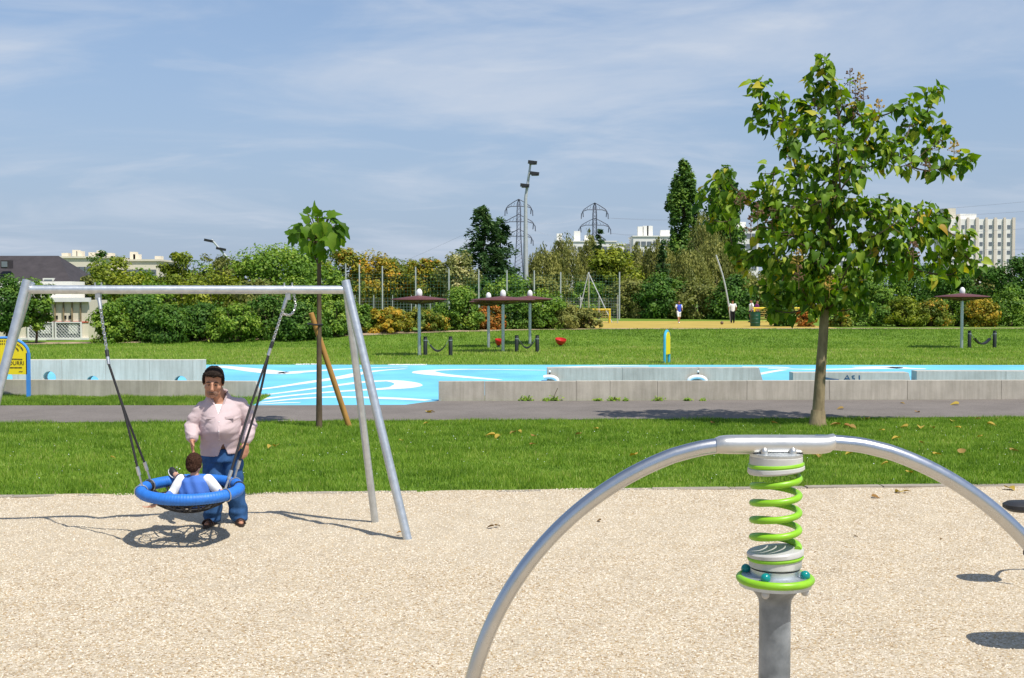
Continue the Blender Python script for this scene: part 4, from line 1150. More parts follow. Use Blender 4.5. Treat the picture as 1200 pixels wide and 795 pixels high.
for (cx_, cy_, rad) in sorted(clumps, key=lambda c: abs(c[0] - 976) + .25 * abs(c[1] - 300)):
    far = np.hypot(cx_ - 980, (cy_ - 240) * 1.0)
    half = max(0.25, (150 - far) / FPX * TD)
    deps = [r.normal(0, .18) - (.25 if far < 110 else 0)]
    if far < 120: deps += [r.uniform(-.9, -.35) * min(1.4, half), r.uniform(.2, .9) * min(1.4, half)]
    if cy_ >= 232 and len(deps) > 1 and r.random() < .6: deps = deps[:2]
    if cy_ < 232: deps = deps[:1] + ([deps[1 + int(r.random() < .5)]] if len(deps) > 1 and r.random() < .7 else [])
    for kd, dep in enumerate(deps):
        c = P(cx_ + (r.normal(0, 6) if kd else 0), cy_ + (r.normal(0, 6) if kd else 0), TD + dep)
        # branch from the trunk up to the clump
        zst = max(2.2, min(c.z - .35 - .25 * abs(c.x - tp[5].x), 6.4))
        st = min(spline(tp, 3), key=lambda p: abs(p.z - zst))
        near = [q_ for q_ in nodes if (q_ - c).length < .9 * (st - c).length and (q_ - c).length > .25 and abs(q_.x - tp[5].x) < abs(c.x - tp[5].x) and q_.z < c.z + .25]
        if near and (st - c).length > .8: st = min(near, key=lambda q_: (q_ - c).length)
        nodes.append(c)
        mid = st.lerp(c, .55) + Vector((r.normal(0, .04), r.normal(0, .04), -.03 - .05 * (c - st).length))
        L = (c - st).length; br.tube(spline([st, mid, c, c + (c - mid).normalized() * .15], 4), [max(.005, (.012 + .010 * L) * (1 - i / 14)) for i in range(13)], 6)
        rw = rad / FPX * TD
        bp = spline([st, mid, c], 6)
        for i in range(int(L * (3 if cy_ > 232 else 2))):
            p = np.array(bp[int(r.uniform(4, 12.9))]) + r.normal(0, .12, 3); out = r.normal(0, .6, 3)
            lb.append(p); lt.append(out * .5 + np.array([0, 0, -.7])); ln.append(out + np.array([.1, -.1, .7])); lv_.append(np.clip(r.normal(.4, .2), 0, .84))
        nl = int(max(.75, (rad / 17) ** 1.6) * (27 if kd == 0 else 12))
        for i in range(nl):
            dv = r.normal(0, 1, 3); dv /= np.linalg.norm(dv); q = r.random() ** .45
            p = np.array(c) + dv * rw * q * np.array([1, .95, .9])
            lb.append(p); out = dv * .8 + (p - ctr) / (np.linalg.norm(p - ctr) + .1) * .4
            lt.append(out * .6 + np.array([0, 0, -.6]) + r.normal(0, .42, 3)); ln.append(out * .8 + np.array([.1, -.1, .7]) + r.normal(0, .6, 3))
            lv_.append(np.clip(r.normal(.42, .26), 0, .84) if r.random() > .075 else r.uniform(.87, .98))
            if i < 2: br.tube([c, Vector(p.tolist())], .006, 4)
br.build("limb", MAT['bark'], big)
lb, lt, ln, lv_ = map(np.array, (lb, lt, ln, lv_))
leaf_group(big, lb, lt, ln, r.uniform(.09, .22, len(lb)), lv_, LM['heart'], 300, heart_unit(.42, .32))
MAT['seed'] = M("seed_capsule", (.16, .085, .045), .8, var=.35, vs_=20)
MAT['seed_y'] = M("yellow_buds", (.42, .27, .05), .8, var=.3, vs_=20)
for i, (cx_, cy_) in enumerate([(1008, 106), (1002, 118), (996, 100), (990, 128), (1030, 132), (920, 172), (925, 186), (1060, 160), (1100, 176), (880, 272), (905, 262), (888, 258), (935, 310), (936, 330), (1030, 296), (1000, 140), (1118, 180), (1070, 300), (955, 135), (1012, 118), (972, 340), (868, 240), (1084, 200)]):
    sd = MB(); c = P(cx_, cy_, TD - .9 + r.normal(0, .25) if 230 < cy_ < 345 else TD + r.normal(0, .2)); hgt = r.uniform(.22, .36)
    sd.tube([c + Vector((0, 0, -.15)), c + Vector((0, 0, hgt))], .006, 4)
    for k in range(22):
        z = r.uniform(0, 1); a = r.uniform(0, 6.28); q = (1 - .75 * z) * .14
        p = c + Vector((math.cos(a) * q, math.sin(a) * q, z * hgt)); sd.ball(p, r.uniform(.012, .022), 5, 4); sd.tube([c + Vector((0, 0, z * hgt - .03)), p], .004, 3)
    sd.build("seed_cluster", MAT['seed'] if i % 4 else MAT['seed_y'], big)
# --- the young staked tree
sb = G(374.5, 502); sm = empty("staked_young_tree", (sb.x, sb.y, 0)); tag(sm, "slender young tree with a small tuft of broad leaves, tied to a stake", "tree")
SD = sb.y
tpx = [P(374, y_, SD) for y_ in (503, 450, 400, 350, 320, 300, 284, 272)]; tpx[0].z = -.05
MB().tube(spline(tpx, 3), [np.interp(i / 3, range(8), [.062, .052, .047, .043, .04, .034, .02, .012]) for i in range(22)], 10).build("trunk", MAT['bark'], sm)
MB().tube(spline([P(374, 312, SD), P(366, 296, SD), P(361, 286, SD - .1), P(358, 278, SD - .1)], 4), [.016 - .0008 * i for i in range(13)], 6).build("branch", MAT['bark'], sm)
r = np.random.default_rng(33)
lb = []; lt = []; ln = []; lv_ = []; ls = []
for (a, b, ta, tb2, dz, s_) in [(372, 250, -.2, .35, 0, .30), (378, 250, .5, .2, .1, .32), (360, 262, -.3, .8, -.2, .30), (354, 268, -.9, -.1, -.1, .36), (350, 274, -.6, -.7, 0, .38), (352, 270, -.3, -.9, -.2, .36),
                                (366, 264, -.1, -.9, -.4, .40), (374, 262, .1, -.9, -.5, .44), (380, 262, .4, -.85, -.4, .42), (388, 258, .9, -.25, -.1, .44), (396, 266, .85, -.55, -.1, .40), (384, 276, .5, -.9, -.4, .42),
                                (376, 280, -.1, -1, -.5, .44), (368, 282, -.3, -.9, -.4, .38), (360, 282, -.5, -.8, -.3, .34), (390, 272, .6, -.8, -.2, .36), (372, 270, 0, -.8, .4, .40), (384, 266, .4, -.6, .5, .40),
                                (362, 272, -.5, -.6, .4, .40), (378, 258, .2, .1, .2, .34), (366, 256, -.5, .5, .2, .32), (352, 264, -.9, .1, .3, .34), (394, 262, .8, -.2, .4, .36), (376, 292, .1, -1, -.2, .34), (384, 288, .5, -.9, .1, .34),
                                (370, 290, -.2, -1, .1, .34), (346, 276, -.8, -.6, .2, .30), (398, 274, .5, -.9, .2, .32), (372, 254, 0, .8, -.2, .28), (384, 254, .7, .3, -.2, .34)]:
    for _k in range(2):
        ja, jb = (0, 0) if _k == 0 else (r.normal(0, 6), r.normal(2, 5)); q_ = 1.0 if _k == 0 else .72
        lb.append(np.array(P(a + ja, b + jb, SD + dz * .8 + _k * r.normal(0, .15)))); lt.append(np.array([ta, dz * .6, tb2]) + _k * r.normal(0, .4, 3)); ln.append(np.array([r.normal(.1, .5), -.35 + dz * .4 + r.normal(0, .45), .8])); ls.append(s_ * .78 * q_); lv_.append(np.clip(r.normal(.4, .28), 0, 1))
    continue
    lb.append(np.array(P(a, b, SD + dz * .8))); lt.append(np.array([ta, dz * .6, tb2])); ln.append(np.array([r.normal(.1, .45), -.35 + dz * .4 + r.normal(0, .4), .8])); ls.append(s_ * 1.0); lv_.append(np.clip(r.normal(.45, .22), 0, 1))
leaf_group(sm, np.array(lb), np.array(lt), np.array(ln), np.array(ls), np.array(lv_), LM['broad'], 70, heart_unit(.25, .4, True))
tw = MB()
for p in lb: tw.tube([tpx[6] if p[2] > tpx[5].z else tpx[5], Vector(p.tolist())], .009, 4)
tw.build("leaf_stalks", MAT['bark'], sm)
MAT['stake'] = M("stake_wood", (.40, .205, .050), .7, var=.18, vs_=8, bump=.2, bs=40, stretch=(1, 1, .2))
a, b = P(364.5, 367, SD - .05), G(409, 500)
st = MB().tube([b + (b - a).normalized() * .2, b, a], [.058, .056, .050], 12).build("wooden_stake", MAT['stake']); tag(st, "orange-brown wooden stake leaning against the slender young tree", "stake")
c = P(369.5, 380.5, SD - .03)
ti = MB()
ti.tube([c + Vector((-.10, -.075, .012)), c + Vector((-.02, -.09, 0)), c + Vector((.06, -.07, -.005)), c + Vector((.125, .03, 0)), c + Vector((.07, .085, 0)), c + Vector((-.08, .08, .01)), c + Vector((-.14, .0, .015))], .017, 6, closed=True)
tag(ti.build("tree_tie", MAT['dark']), "black rubber tie holding the young tree to its stake", "tie")

# ================================================================ NEST SWING
MAT['rope_black'] = M("black_rope", (.016, .016, .018), .7, var=.3, vs_=60, bump=.3, bs=200)
MAT['chain'] = M("chain_steel", (.55, .55, .54), .35, metal=.9, var=.15, vs_=30)
MAT['ring_blue'] = M("blue_rope_wrap", (.022, .165, .58), .5, var=.12, vs_=20, bump=.15, bs=150)
AR, AL = Vector((-1.742, 12.56, 2.555)), Vector((-4.90, 12.10, 2.555))
fr_ = empty("swing_frame", ((AR.x + AL.x) / 2, 12.45, 0)); tag(fr_, "galvanised steel A-frame of the nest swing", "swing frame")
bar_d = (AR - AL).normalized()
MB().tube([AL - bar_d * .0, AR + bar_d * .0], .044, 20).build("top_bar", MAT['galv'], fr_)
def leg(top, base, r_=.0455):
    d = (top - base).normalized(); MB().tube([base - d * .25, top + d * .10], r_, 20).build("leg", MAT['galv'], fr_)
off = Vector((.035, 0, 0))
leg(AR + Vector((.02, -.028, 0)), Vector((-1.062, 12.10, 0))); leg(AR + Vector((.0, .05, -.02)), Vector((-1.50, 13.02, 0)), .040)
leg(AL + Vector((-.02, -.028, 0)), Vector((-5.43, 11.62, 0))); leg(AL + Vector((-.02, .05, -.02)), Vector((-5.93, 12.6, 0)))
for t_ in (.205, .225, .80, .825):
    p = AL.lerp(AR, t_); MB().tube([p + Vector((0, 0, .035)), p + Vector((0, 0, .075))], .009, 8).build("bolt", MAT['chain'], fr_)
ns_c = P(223.5, 573.5, 12.12)
ns = empty("nest_swing", (ns_c.x, ns_c.y, ns_c.z)); tag(ns, "blue round nest swing seat hanging on black ropes and chains", "swing")
TILT = Matrix.Rotation(R(3.2), 3, 'X') @ Matrix.Rotation(R(1.0), 3, 'Y')
RC, RT = .482, .057
def onring(a, rr=RC, z=0): return ns_c + TILT @ Vector((rr * math.cos(a), rr * math.sin(a), z))
ring = MB(); V = []; nmaj, nmin = 360, 14
for i in range(nmaj):
    a = 2 * math.pi * i / nmaj; rt = RT * (1 + .035 * math.cos(2 * math.pi * i / nmaj * 110))
    for j in range(nmin):
        b = 2 * math.pi * j / nmin; V.append(onring(a, RC + rt * math.cos(b), rt * math.sin(b)))
Fa = [(i * nmin + j, ((i + 1) % nmaj) * nmin + j, ((i + 1) % nmaj) * nmin + (j + 1) % nmin, i * nmin + (j + 1) % nmin) for i in range(nmaj) for j in range(nmin)]
ring.add(V, Fa).build("rim", MAT['ring_blue'], ns, angle=80)
for a0 in (165, 15):
    cb = MB().tube([onring(R(a0 + k)) for k in range(-4, 5, 2)], RT + .004, 14); cb.build("rim_joint", MAT['dark'], ns)
def netz(q): return -.02 - .205 * (1 - (q / RC) ** 2)
nt_ = MB()
for k in range(14):
    a = 2 * math.pi * (k + .3) / 14
    for s_ in (1, -1):
        nt_.tube([onring(a + s_ * .45 * (1 - q) , RC * q, netz(RC * q)) for q in (1, .8, .6, .4, .22)], .0105, 5)
for q in (.22, .42, .62, .82):
    nt_.tube([onring(2 * math.pi * k / 40, RC * q, netz(RC * q)) for k in range(40)], .0085, 5, closed=True)
nt_.build("net", MAT['rope_black'], ns)
def chain(a, b, n, name="chain"):
    a = Vector(a); b = Vector(b); d = (b - a); L = d.length; d.normalize(); m = MB(); s1 = d.orthogonal().normalized(); s2 = d.cross(s1)
    for i in range(n):
        c = a + d * (L * (i + .5) / n); u = s1 if i % 2 else s2; hl = L / n * .70
        m.tube([c + d * hl * math.cos(t) + u * .013 * math.sin(t) for t in [2 * math.pi * k / 10 for k in range(10)]], .0050, 5, closed=True)
    return m.build(name, MAT['chain'], ns)
for side, t_, ptop, pj, angs in ((-1, .215, (100, 346), (125.5, 414), (R(197), R(163))), (1, .812, (338, 346), (318.5, 404), (R(-30), R(36)))):
    top = AL.lerp(AR, t_) - Vector((0, 0, .04)); dj = top.y - (.16 if side < 0 else .10); J = P(pj[0], pj[1], dj)
    dd = (J - top).normalized()
    m = MB().box(top + Vector((0, 0, -.02)), (.05, .05, .09)); m.tube([top + dd * .05, top + dd * .17], [.022, .018], 8); m.build("hanger", MAT['chain'], ns)
    chain(top + dd * .15, J - dd * .02, 16)
    MB().tube([J - dd * .03, J + dd * .04], .020, 10).build("sleeve", MAT['dark'], ns)
    MB().tube([J + dd * .04, J + dd * .12], .018, 10).build("ferrule", MAT['chain'], ns)
    for k, a in enumerate(angs):
        e = onring(a, RC - .01, RT + .0); e2 = e + (J - e).normalized() * .17
        mid = J.lerp(e2, .5) + Vector((.018 * side * (1 if k else -1), 0, -.012))
        MB().tube(spline([J + dd * .11, mid, e2], 8), .0125, 8).build("rope", MAT['rope_black'], ns)
        h_ = MB().tube([e2 + (J - e).normalized() * .03, e2 - (J - e).normalized() * .06], .019, 8)
        h_.tube([e2 - (J - e).normalized() * .06, e], .010, 6); h_.tube([onring(a + t2 * .001, RC + (RT + .008) * math.cos(t2), (RT + .008) * math.sin(t2)) for t2 in [2 * math.pi * q / 14 for q in range(14)]], .0065, 6, closed=True)
        h_.build("shackle", MAT['chain'], ns)
# slack loop of spare chain on the right hanger
top = AL.lerp(AR, .812) - Vector((0, 0, .05))
pts = spline([top + Vector((.06, 0, 0)), top + Vector((.075, 0, -.12)), top + Vector((.03, -.02, -.21)), top + Vector((-.05, -.03, -.20))], 5)
m = MB()
for i in range(len(pts) - 1):
    c = (pts[i] + pts[i + 1]) / 2; d = (pts[i + 1] - pts[i]).normalized(); u = Vector((0, 1, 0)) if i % 2 else d.cross(Vector((0, 1, 0)))
    m.tube([c + d * .018 * math.cos(t) + u * .011 * math.sin(t) for t in [2 * math.pi * k / 8 for k in range(8)]], .0045, 5, closed=True)
m.build("spare_chain", MAT['chain'], ns)

# ================================================================ PEOPLE
MAT['skin'] = M("skin", (.44, .215, .130), .5, var=.10, vs_=14, spec=.4)
MAT['skin_pale'] = M("skin_pale", (.52, .29, .20), .5, var=.08, vs_=14, spec=.4)
MAT['hair'] = M("dark_hair", (.028, .020, .016), .8, var=.4, vs_=60, bump=.6, bs=120, spec=.1, stretch=(1, 1, .3))
MAT['hair_brown'] = M("brown_hair", (.050, .024, .015), .75, var=.4, vs_=60, bump=.6, bs=120, spec=.1)
MAT['beard'] = M("beard_shadow", (.27, .145, .095), .6, var=.2, vs_=60)
MAT['stubble'] = M("stubble", (.16, .095, .070), .7, var=.3, vs_=80)
def cloth(name, col, stripe=None, sscale=60, var=.06, rough=.85):
    m = M(name, col, rough, var=var, vs_=9, bump=.25, bs=260, spec=.15)
    if stripe:
        t = m.node_tree; b = [n for n in t.nodes if n.type == 'BSDF_PRINCIPLED'][0]
        src = b.inputs["Base Color"].links[0].from_socket
        tc = [n for n in t.nodes if n.type == 'TEX_COORD'][0]
        wv = N(t, "ShaderNodeTexWave", bands_direction='X'); wv.inputs["Scale"].default_value = sscale; wv.inputs["Distortion"].default_value = .6
        t.links.new(tc.outputs["Object"], wv.inputs["Vector"])
        mx = N(t, "ShaderNodeMixRGB"); mx.inputs[2].default_value = c4(stripe)
        ml = N(t, "ShaderNodeMath", operation='MULTIPLY'); ml.inputs[1].default_value = .45
        t.links.new(wv.outputs["Fac"], ml.inputs[0]); t.links.new(ml.outputs[0], mx.inputs[0]); t.links.new(src, mx.inputs[1]); t.links.new(mx.outputs[0], b.inputs["Base Color"])
    return m
MAT['shirt'] = cloth("pink_shirt", (.56, .455, .455), (.44, .32, .335), 55)
MAT['vest'] = cloth("white_cotton", (.80, .80, .79))
MAT['jeans'] = cloth("blue_denim", (.030, .085, .205), var=.35)
MAT['sandal'] = M("brown_leather", (.030, .016, .012), .5, var=.3, vs_=20)
MAT['child_blue'] = cloth("child_blue_shirt", (.070, .170, .520), var=.1)
MAT['navy'] = cloth("navy_cloth", (.015, .025, .075), var=.2)
MAT['black_cloth'] = cloth("black_cloth", (.014, .014, .017), var=.2)
MAT['sport_blue'] = cloth("sport_blue", (.05, .09, .52), var=.1)
def limb(mb, pts, rad, n=12, flat=1.0):
    pts = [Vector(p) for p in pts]
    mb.tube(pts, rad, n, flat=flat)
    for p, q in zip(pts, rad): mb.ball(p, (q, q, q), 10, 6)
def hand(mb, wrist, f, pn, ts, s=1.0, curl=.5):
    """palm and five fingers; f finger direction, pn palm normal, ts thumb-side direction"""
    wrist = Vector(wrist); f = Vector(f).normalized(); pn = Vector(pn); pn = (pn - f * pn.dot(f)).normalized(); side = f.cross(pn)
    if side.dot(Vector(ts)) < 0: side = -side
    rot = Matrix((side, f, pn)).transposed()
    c = wrist + f * .055 * s
    mb.ball(c, (.043 * s, .058 * s, .019 * s), 12, 8, rot)
    mb.tube([wrist - f * .04 * s, wrist + f * .03 * s], [.029 * s, .032 * s], 10)
    for k, (u, ln_) in enumerate([(.030, .072), (.011, .080), (-.010, .075), (-.030, .060)]):
        b = wrist + f * .095 * s + side * u * s; d = f.copy(); pts = [b - f * .02 * s, b]; rr = [.0105 * s, .0105 * s]
        for q in range(3):
            d = (d + pn * curl * (.35 + .1 * k)).normalized(); b = b + d * ln_ * s * (.42, .32, .26)[q]; pts.append(b); rr.append((.0098, .009, .0075)[q] * s)
        mb.tube(pts, rr, 8); mb.ball(pts[-1], .0078 * s, 8, 6)
    b = wrist + f * .03 * s + side * .032 * s; pts = [b - side * .015 * s]; rr = [.014 * s]; d = (side * .8 + f * .75 + pn * .25).normalized()
    for q in range(3):
        b = b + d * .028 * s; pts.append(b); rr.append((.013, .0115, .0095)[q] * s); d = (d + f * .35 + pn * .2).normalized()
    mb.tube(pts, rr, 8); mb.ball(pts[-1], .0095 * s, 8, 6)
def head_geo(mb, c, rot, s=1.0):
    """head about 0.25 m high (times s) centred at c, facing -Y before rot"""
    c = Vector(c)
    def T(p): return c + rot @ (Vector(p) * s)
    # skull, face and jaw
    mb.ball(T((0, .018, .035)), (.078 * s, .098 * s, .090 * s), 18, 12, rot)
    mb.ball(T((0, -.022, -.015)), (.066 * s, .072 * s, .088 * s), 18, 12, rot)
    mb.ball(T((0, -.030, -.070)), (.052 * s, .056 * s, .050 * s), 16, 10, rot)
    mb.ball(T((0, -.066, -.104)), (.024 * s, .020 * s, .017 * s), 10, 8, rot)      # chin
    for q in (-1, 1):
        mb.ball(T((q * .045, -.050, -.028)), (.026 * s, .030 * s, .026 * s), 10, 8, rot)   # cheeks
        mb.ball(T((q * .080, .012, -.006)), (.010 * s, .020 * s, .032 * s), 10, 8, rot)     # ears
        mb.ball(T((q * .030, -.082, .022)), (.024 * s, .012 * s, .009 * s), 10, 8, rot)     # brow
    mb.tube([T((0, -.088, .016)), T((0, -.104, -.012)), T((0, -.116, -.034))], [.010 * s, .012 * s, .017 * s], 10)
    mb.ball(T((0, -.112, -.036)), (.019 * s, .014 * s, .012 * s), 10, 8, rot)
    mb.ball(T((0, -.090, -.066)), (.024 * s, .012 * s, .007 * s), 10, 8, rot)
    mb.ball(T((0, -.088, -.080)), (.022 * s, .012 * s, .008 * s), 10, 8, rot)
    return T

# ---------- the man
mp = G(263, 615.5); PM = FPX / mp.y
man = empty("person", (mp.x, mp.y, 0)); tag(man, "man in a pale pink shirt and jeans standing behind the nest swing", "person")
def W_(x, y, z): return Vector((mp.x + x, mp.y + y, z))
hc = W_(-.100, -.055, 1.562); hrot = Matrix.Rotation(R(-3), 3, 'Z') @ Matrix.Rotation(R(15), 3, 'X') @ Matrix.Rotation(R(3), 3, 'Y')
b = MB(); T = head_geo(b, hc, hrot, 1.26)
for q_ in (-1, 1):
    b.ball(T((q_ * .038, -.034, -.072)), (.036, .046, .048), 12, 8, hrot); b.ball(T((q_ * .030, -.012, -.105)), (.050, .055, .036), 12, 8, hrot)
limb(b, [W_(-.09, .0, 1.51), W_(-.065, .02, 1.43), W_(-.03, .05, 1.30)], [.075, .085, .095])
b.loft([(W_(-.02, .04, .82), .17, .12), (W_(-.02, .0, 1.0), .19, .15), (W_(-.015, .02, 1.2), .20, .13), (W_(-.02, .04, 1.34), .15, .09)])
sl, sr = W_(-.222, .04, 1.285), W_(.182, .04, 1.315); el, er = W_(-.335, .03, 1.065), W_(.275, .05, 1.075); wl, wr = W_(-.315, -.19, .975), W_(.235, -.10, .92)
limb(b, [W_(-.1, .04, 1.32), sl, el, wl], [.06, .06, .045, .032]); limb(b, [W_(.1, .04, 1.32), sr, er, wr], [.06, .06, .045, .032])
hand(b, wl, (.02, -.35, -.94), (.55, -.1, -.1), (.3, -1, .2), 1.12, .42)
hand(b, wr, (.0, -.22, -.97), (-.5, .5, 0), (-.3, -1, .1), 1.12, .5)
hipl, hipr = W_(-.125, .03, .80), W_(.085, .03, .80); knl, knr = W_(-.105, .0, .44), W_(.105, .0, .44); anl, anr = W_(-.125, .03, .08), W_(.155, .03, .08)
limb(b, [hipl, knl, anl], [.08, .055, .04]); limb(b, [hipr, knr, anr], [.08, .055, .04])
for an, ft in ((anl, (-.42, -1, 0)), (anr, (.16, -1, 0))):
    f = Vector(ft).normalized(); b.ball(an + f * .07 - Vector((0, 0, .045)), (.043, .115, .034), 12, 8, Matrix.Rotation(math.atan2(f.y, f.x) + math.pi / 2, 3, 'Z'))
body = fuse(b, .0075, 2).build("body", MAT['skin'], man)
# hair: cap over skull with sideburns, a quiff to the side
h = MB()
h.ball(T((0, .036, .052)), (.085 * 1.26, .098 * 1.26, .081 * 1.26), 20, 12, hrot)
h.ball(T((.004, -.036, .100)), (.074 * 1.26, .060 * 1.26, .039 * 1.26), 14, 8, hrot)
h.ball(T((.03, -.060, .098)), (.042 * 1.26, .036 * 1.26, .024 * 1.26), 14, 8, hrot)
for q in (-1, 1):
    h.ball(T((q * .080, -.004, .030)), (.014 * 1.26, .030 * 1.26, .048 * 1.26), 10, 8, hrot)
h.ball(T((0, .095, -.02)), (.066 * 1.26, .034 * 1.26, .06 * 1.26), 12, 8, hrot)
rh = np.random.default_rng(6)
for k in range(26):
    a_ = math.pi * (k + .5) / 26; fx = math.cos(a_) * .076; h.ball(T((fx, -.052 - .028 * math.sin(a_) + rh.normal(0, .004), .076 + .016 * math.sin(a_) + rh.normal(0, .006))), (.013, .014, .018), 8, 6, hrot)
hf = fuse(h, .008, 1); vv = np.array(hf.v); vv += rh.normal(0, .0022, vv.shape); hf.v = [tuple(p) for p in vv]
hf.build("hair", MAT['hair'], man)
MB().ball(T((0, -.0335, -.075)), (.060 * 1.26, .0585 * 1.26, .047 * 1.26), 18, 12, hrot).build("beard_shadow", MAT['beard'], man)
for q in (-1, 1):
    MB().ball(T((q * .029, -.0885, .004)), (.013, .006, .006), 10, 6, hrot).build("eye", MAT['dark'], man)
    MB().tube([T((q * .012, -.0965, .027)), T((q * .030, -.099, .033)), T((q * .050, -.086, .026))], [.006, .007, .004], 6).build("eyebrow", MAT['hair'], man)
mo = MB().tube([T((-.032, -.094, -.062)), T((-.012, -.1075, -.054)), T((.012, -.1075, -.054)), T((.032, -.094, -.062))], [.005, .009, .009, .005], 6); mo.build("moustache", MAT['stubble'], man)
MB().tube([T((-.022, -.0995, -.074)), T((0, -.105, -.0725)), T((.022, -.0995, -.074))], .0035, 5).build("mouth", MAT['sandal'], man)
# shirt
s = MB()
s.loft([(W_(-.045, .01, .765), .202, .148), (W_(-.045, .01, .84), .205, .152), (W_(-.04, .005, .91), .208, .160), (W_(-.035, -.015, 1.02), .212, .178), (W_(-.03, -.015, 1.08), .214, .180), (W_(-.025, -.005, 1.18), .212, .168), (W_(-.02, .015, 1.27), .208, .145), (W_(-.025, .035, 1.34), .186, .116), (W_(-.045, .04, 1.395), .142, .10), (W_(-.06, .035, 1.455), .098, .09)], 32)
limb(s, [W_(-.12, .035, 1.30), sl + Vector((.0, 0, -.012)), sl.lerp(el, .5) + Vector((-.012, 0, 0)), el, el.lerp(wl, .55), wl.lerp(el, .12)], [.085, .082, .083, .083, .078, .066], 14)
limb(s, [W_(.10, .035, 1.31), sr + Vector((0, 0, -.012)), sr.lerp(er, .5) + Vector((.012, 0, 0)), er, er.lerp(wr, .55), wr.lerp(er, .12)], [.085, .084, .084, .083, .078, .066], 14)
sf = fuse(s, .008, 5)
vv = np.array(sf.v); c0 = np.array(W_(0, 0, 0))
q = vv - c0
arm = np.clip((np.abs(q[:, 0] + .02) - .2) / .06, 0, 1)
wr_ = .0022 * np.sin(q[:, 2] * 46 + 9 * q[:, 0] + 2.2 * np.sin(q[:, 0] * 17)) + .0016 * np.sin(q[:, 2] * 90 - 22 * q[:, 0]) + .006 * (1 - arm) * np.sin(q[:, 0] * 30 + 5 * q[:, 2]) * np.clip((1.1 - q[:, 2]) * 3, 0, 1)
nn = q - np.array([-.02, 0, 0]); nn[:, 2] = 0; nn = unit(nn)
vv = vv + nn * (wr_ * (1 + 1.2 * arm))[:, None]
frontm = np.clip(-q[:, 1] / .1, 0, 1)
for sx_ in (-1, 1):                                   # creases running in from the armpits and across the sleeves
    for x0_, z0_, x1_, z1_, am in ((.20, 1.20, .06, 1.175, .011), (.20, 1.17, .08, 1.12, .010), (.205, 1.12, .10, 1.04, .008), (.20, .95, .06, .90, .006), (.34, 1.14, .22, 1.10, .012), (.36, 1.06, .24, 1.02, .012), (.33, 1.20, .24, 1.16, .010)):
        ax_, az_ = sx_ * x0_ - .025, z0_; bx_, bz_ = sx_ * x1_ - .025, z1_; L2 = (bx_ - ax_) ** 2 + (bz_ - az_) ** 2
        t__ = np.clip(((q[:, 0] - ax_) * (bx_ - ax_) + (q[:, 2] - az_) * (bz_ - az_)) / L2, 0, 1)
        dd_ = (q[:, 0] - ax_ - t__ * (bx_ - ax_)) ** 2 + (q[:, 2] - az_ - t__ * (bz_ - az_)) ** 2
        vv[:, 1] += am * frontm * (np.exp(-dd_ / .011 ** 2) - .6 * np.exp(-dd_ / .026 ** 2)) * (1 - .6 * t__)
vv[:, 1] -= .125 * frontm * np.exp(-((q[:, 0] + .035) / .135) ** 2 - ((q[:, 2] - 1.055) / np.where(q[:, 2] > 1.055, .17, .085)) ** 2)
# open neck in front: push the V of the collar back and cut the hem at the fly
sf.v = [tuple(p) for p in vv]
neck = []
for f in sf.f:
    c = vv[list(f)].mean(0) - c0
    inV = c[1] < .02 and c[2] > 1.22 and abs(c[0] + .045) < .062 * (c[2] - 1.22) / .17
    fly = c[1] < -.06 and c[2] < .90 and abs(c[0] - .0) < .055 * (.915 - c[2]) / .14
    top_ = c[2] > 1.438
    bot_ = c[2] < .775 + .012 * math.sin((c[0] + .045) * 9)
    if not (inV or fly or top_ or bot_): neck.append(f)
sf.f = neck; sf.m = [0] * len(neck)
shirt = sf.build("shirt", MAT['shirt'], man)
so = shirt.modifiers.new("s", 'SOLIDIFY'); so.thickness = .004
for k_, zb_ in enumerate((1.155, 1.06, .97)):
    MB().ball(W_(-.035, (-.270, -.334, -.262)[k_], zb_), (.007, .005, .007), 8, 6).build("button", MAT['vest'], man)
# undershirt, collar, placket, pocket flaps, cuffs
u = MB().loft([(W_(-.035, -.03, 1.17), .10, .14), (W_(-.035, -.01, 1.26), .10, .125), (W_(-.045, .01, 1.325), .085, .105)], 20); u.build("undershirt", MAT['vest'], man)
cl = MB()
for q_ in (-1, 1):
    pts = [W_(-.045 + q_ * .012, -.098, 1.262), W_(-.045 + q_ * .050, -.085, 1.33), W_(-.055 + q_ * .090, -.040, 1.412), W_(-.06 + q_ * .100, .02, 1.448), W_(-.06 + q_ * .074, .10, 1.46), W_(-.06, .125, 1.465)]
    cl.tube(spline(pts, 4), [.009 + .009 * min(1, i / 8) for i in range(21)], 8, flat=.5)
cl.build("collar", MAT['shirt'], man)
MB().tube(spline([W_(-.04, -.160, 1.225), W_(-.035, -.268, 1.14), W_(-.035, -.326, 1.06), W_(-.035, -.306, 1.01), W_(-.03, -.236, .95)], 4), .010, 6, flat=.5).build("placket", MAT['shirt'], man)
for q_ in (-1, 1):
    p = W_(-.025 + q_ * .098, -.200, 1.19); MB().box(p, (.10, .02, .022), Matrix.Rotation(q_ * .28, 3, 'Z') @ Matrix.Rotation(-.12, 3, 'X')).build("pocket_flap", MAT['shirt'], man)
for e_, w_ in ((el, wl), (er, wr)):
    d = (w_ - e_).normalized(); p = w_ - d * .035; MB().tube([p - d * .035, p, p + d * .03], [.058, .060, .055], 16).build("cuff", MAT['shirt'], man)
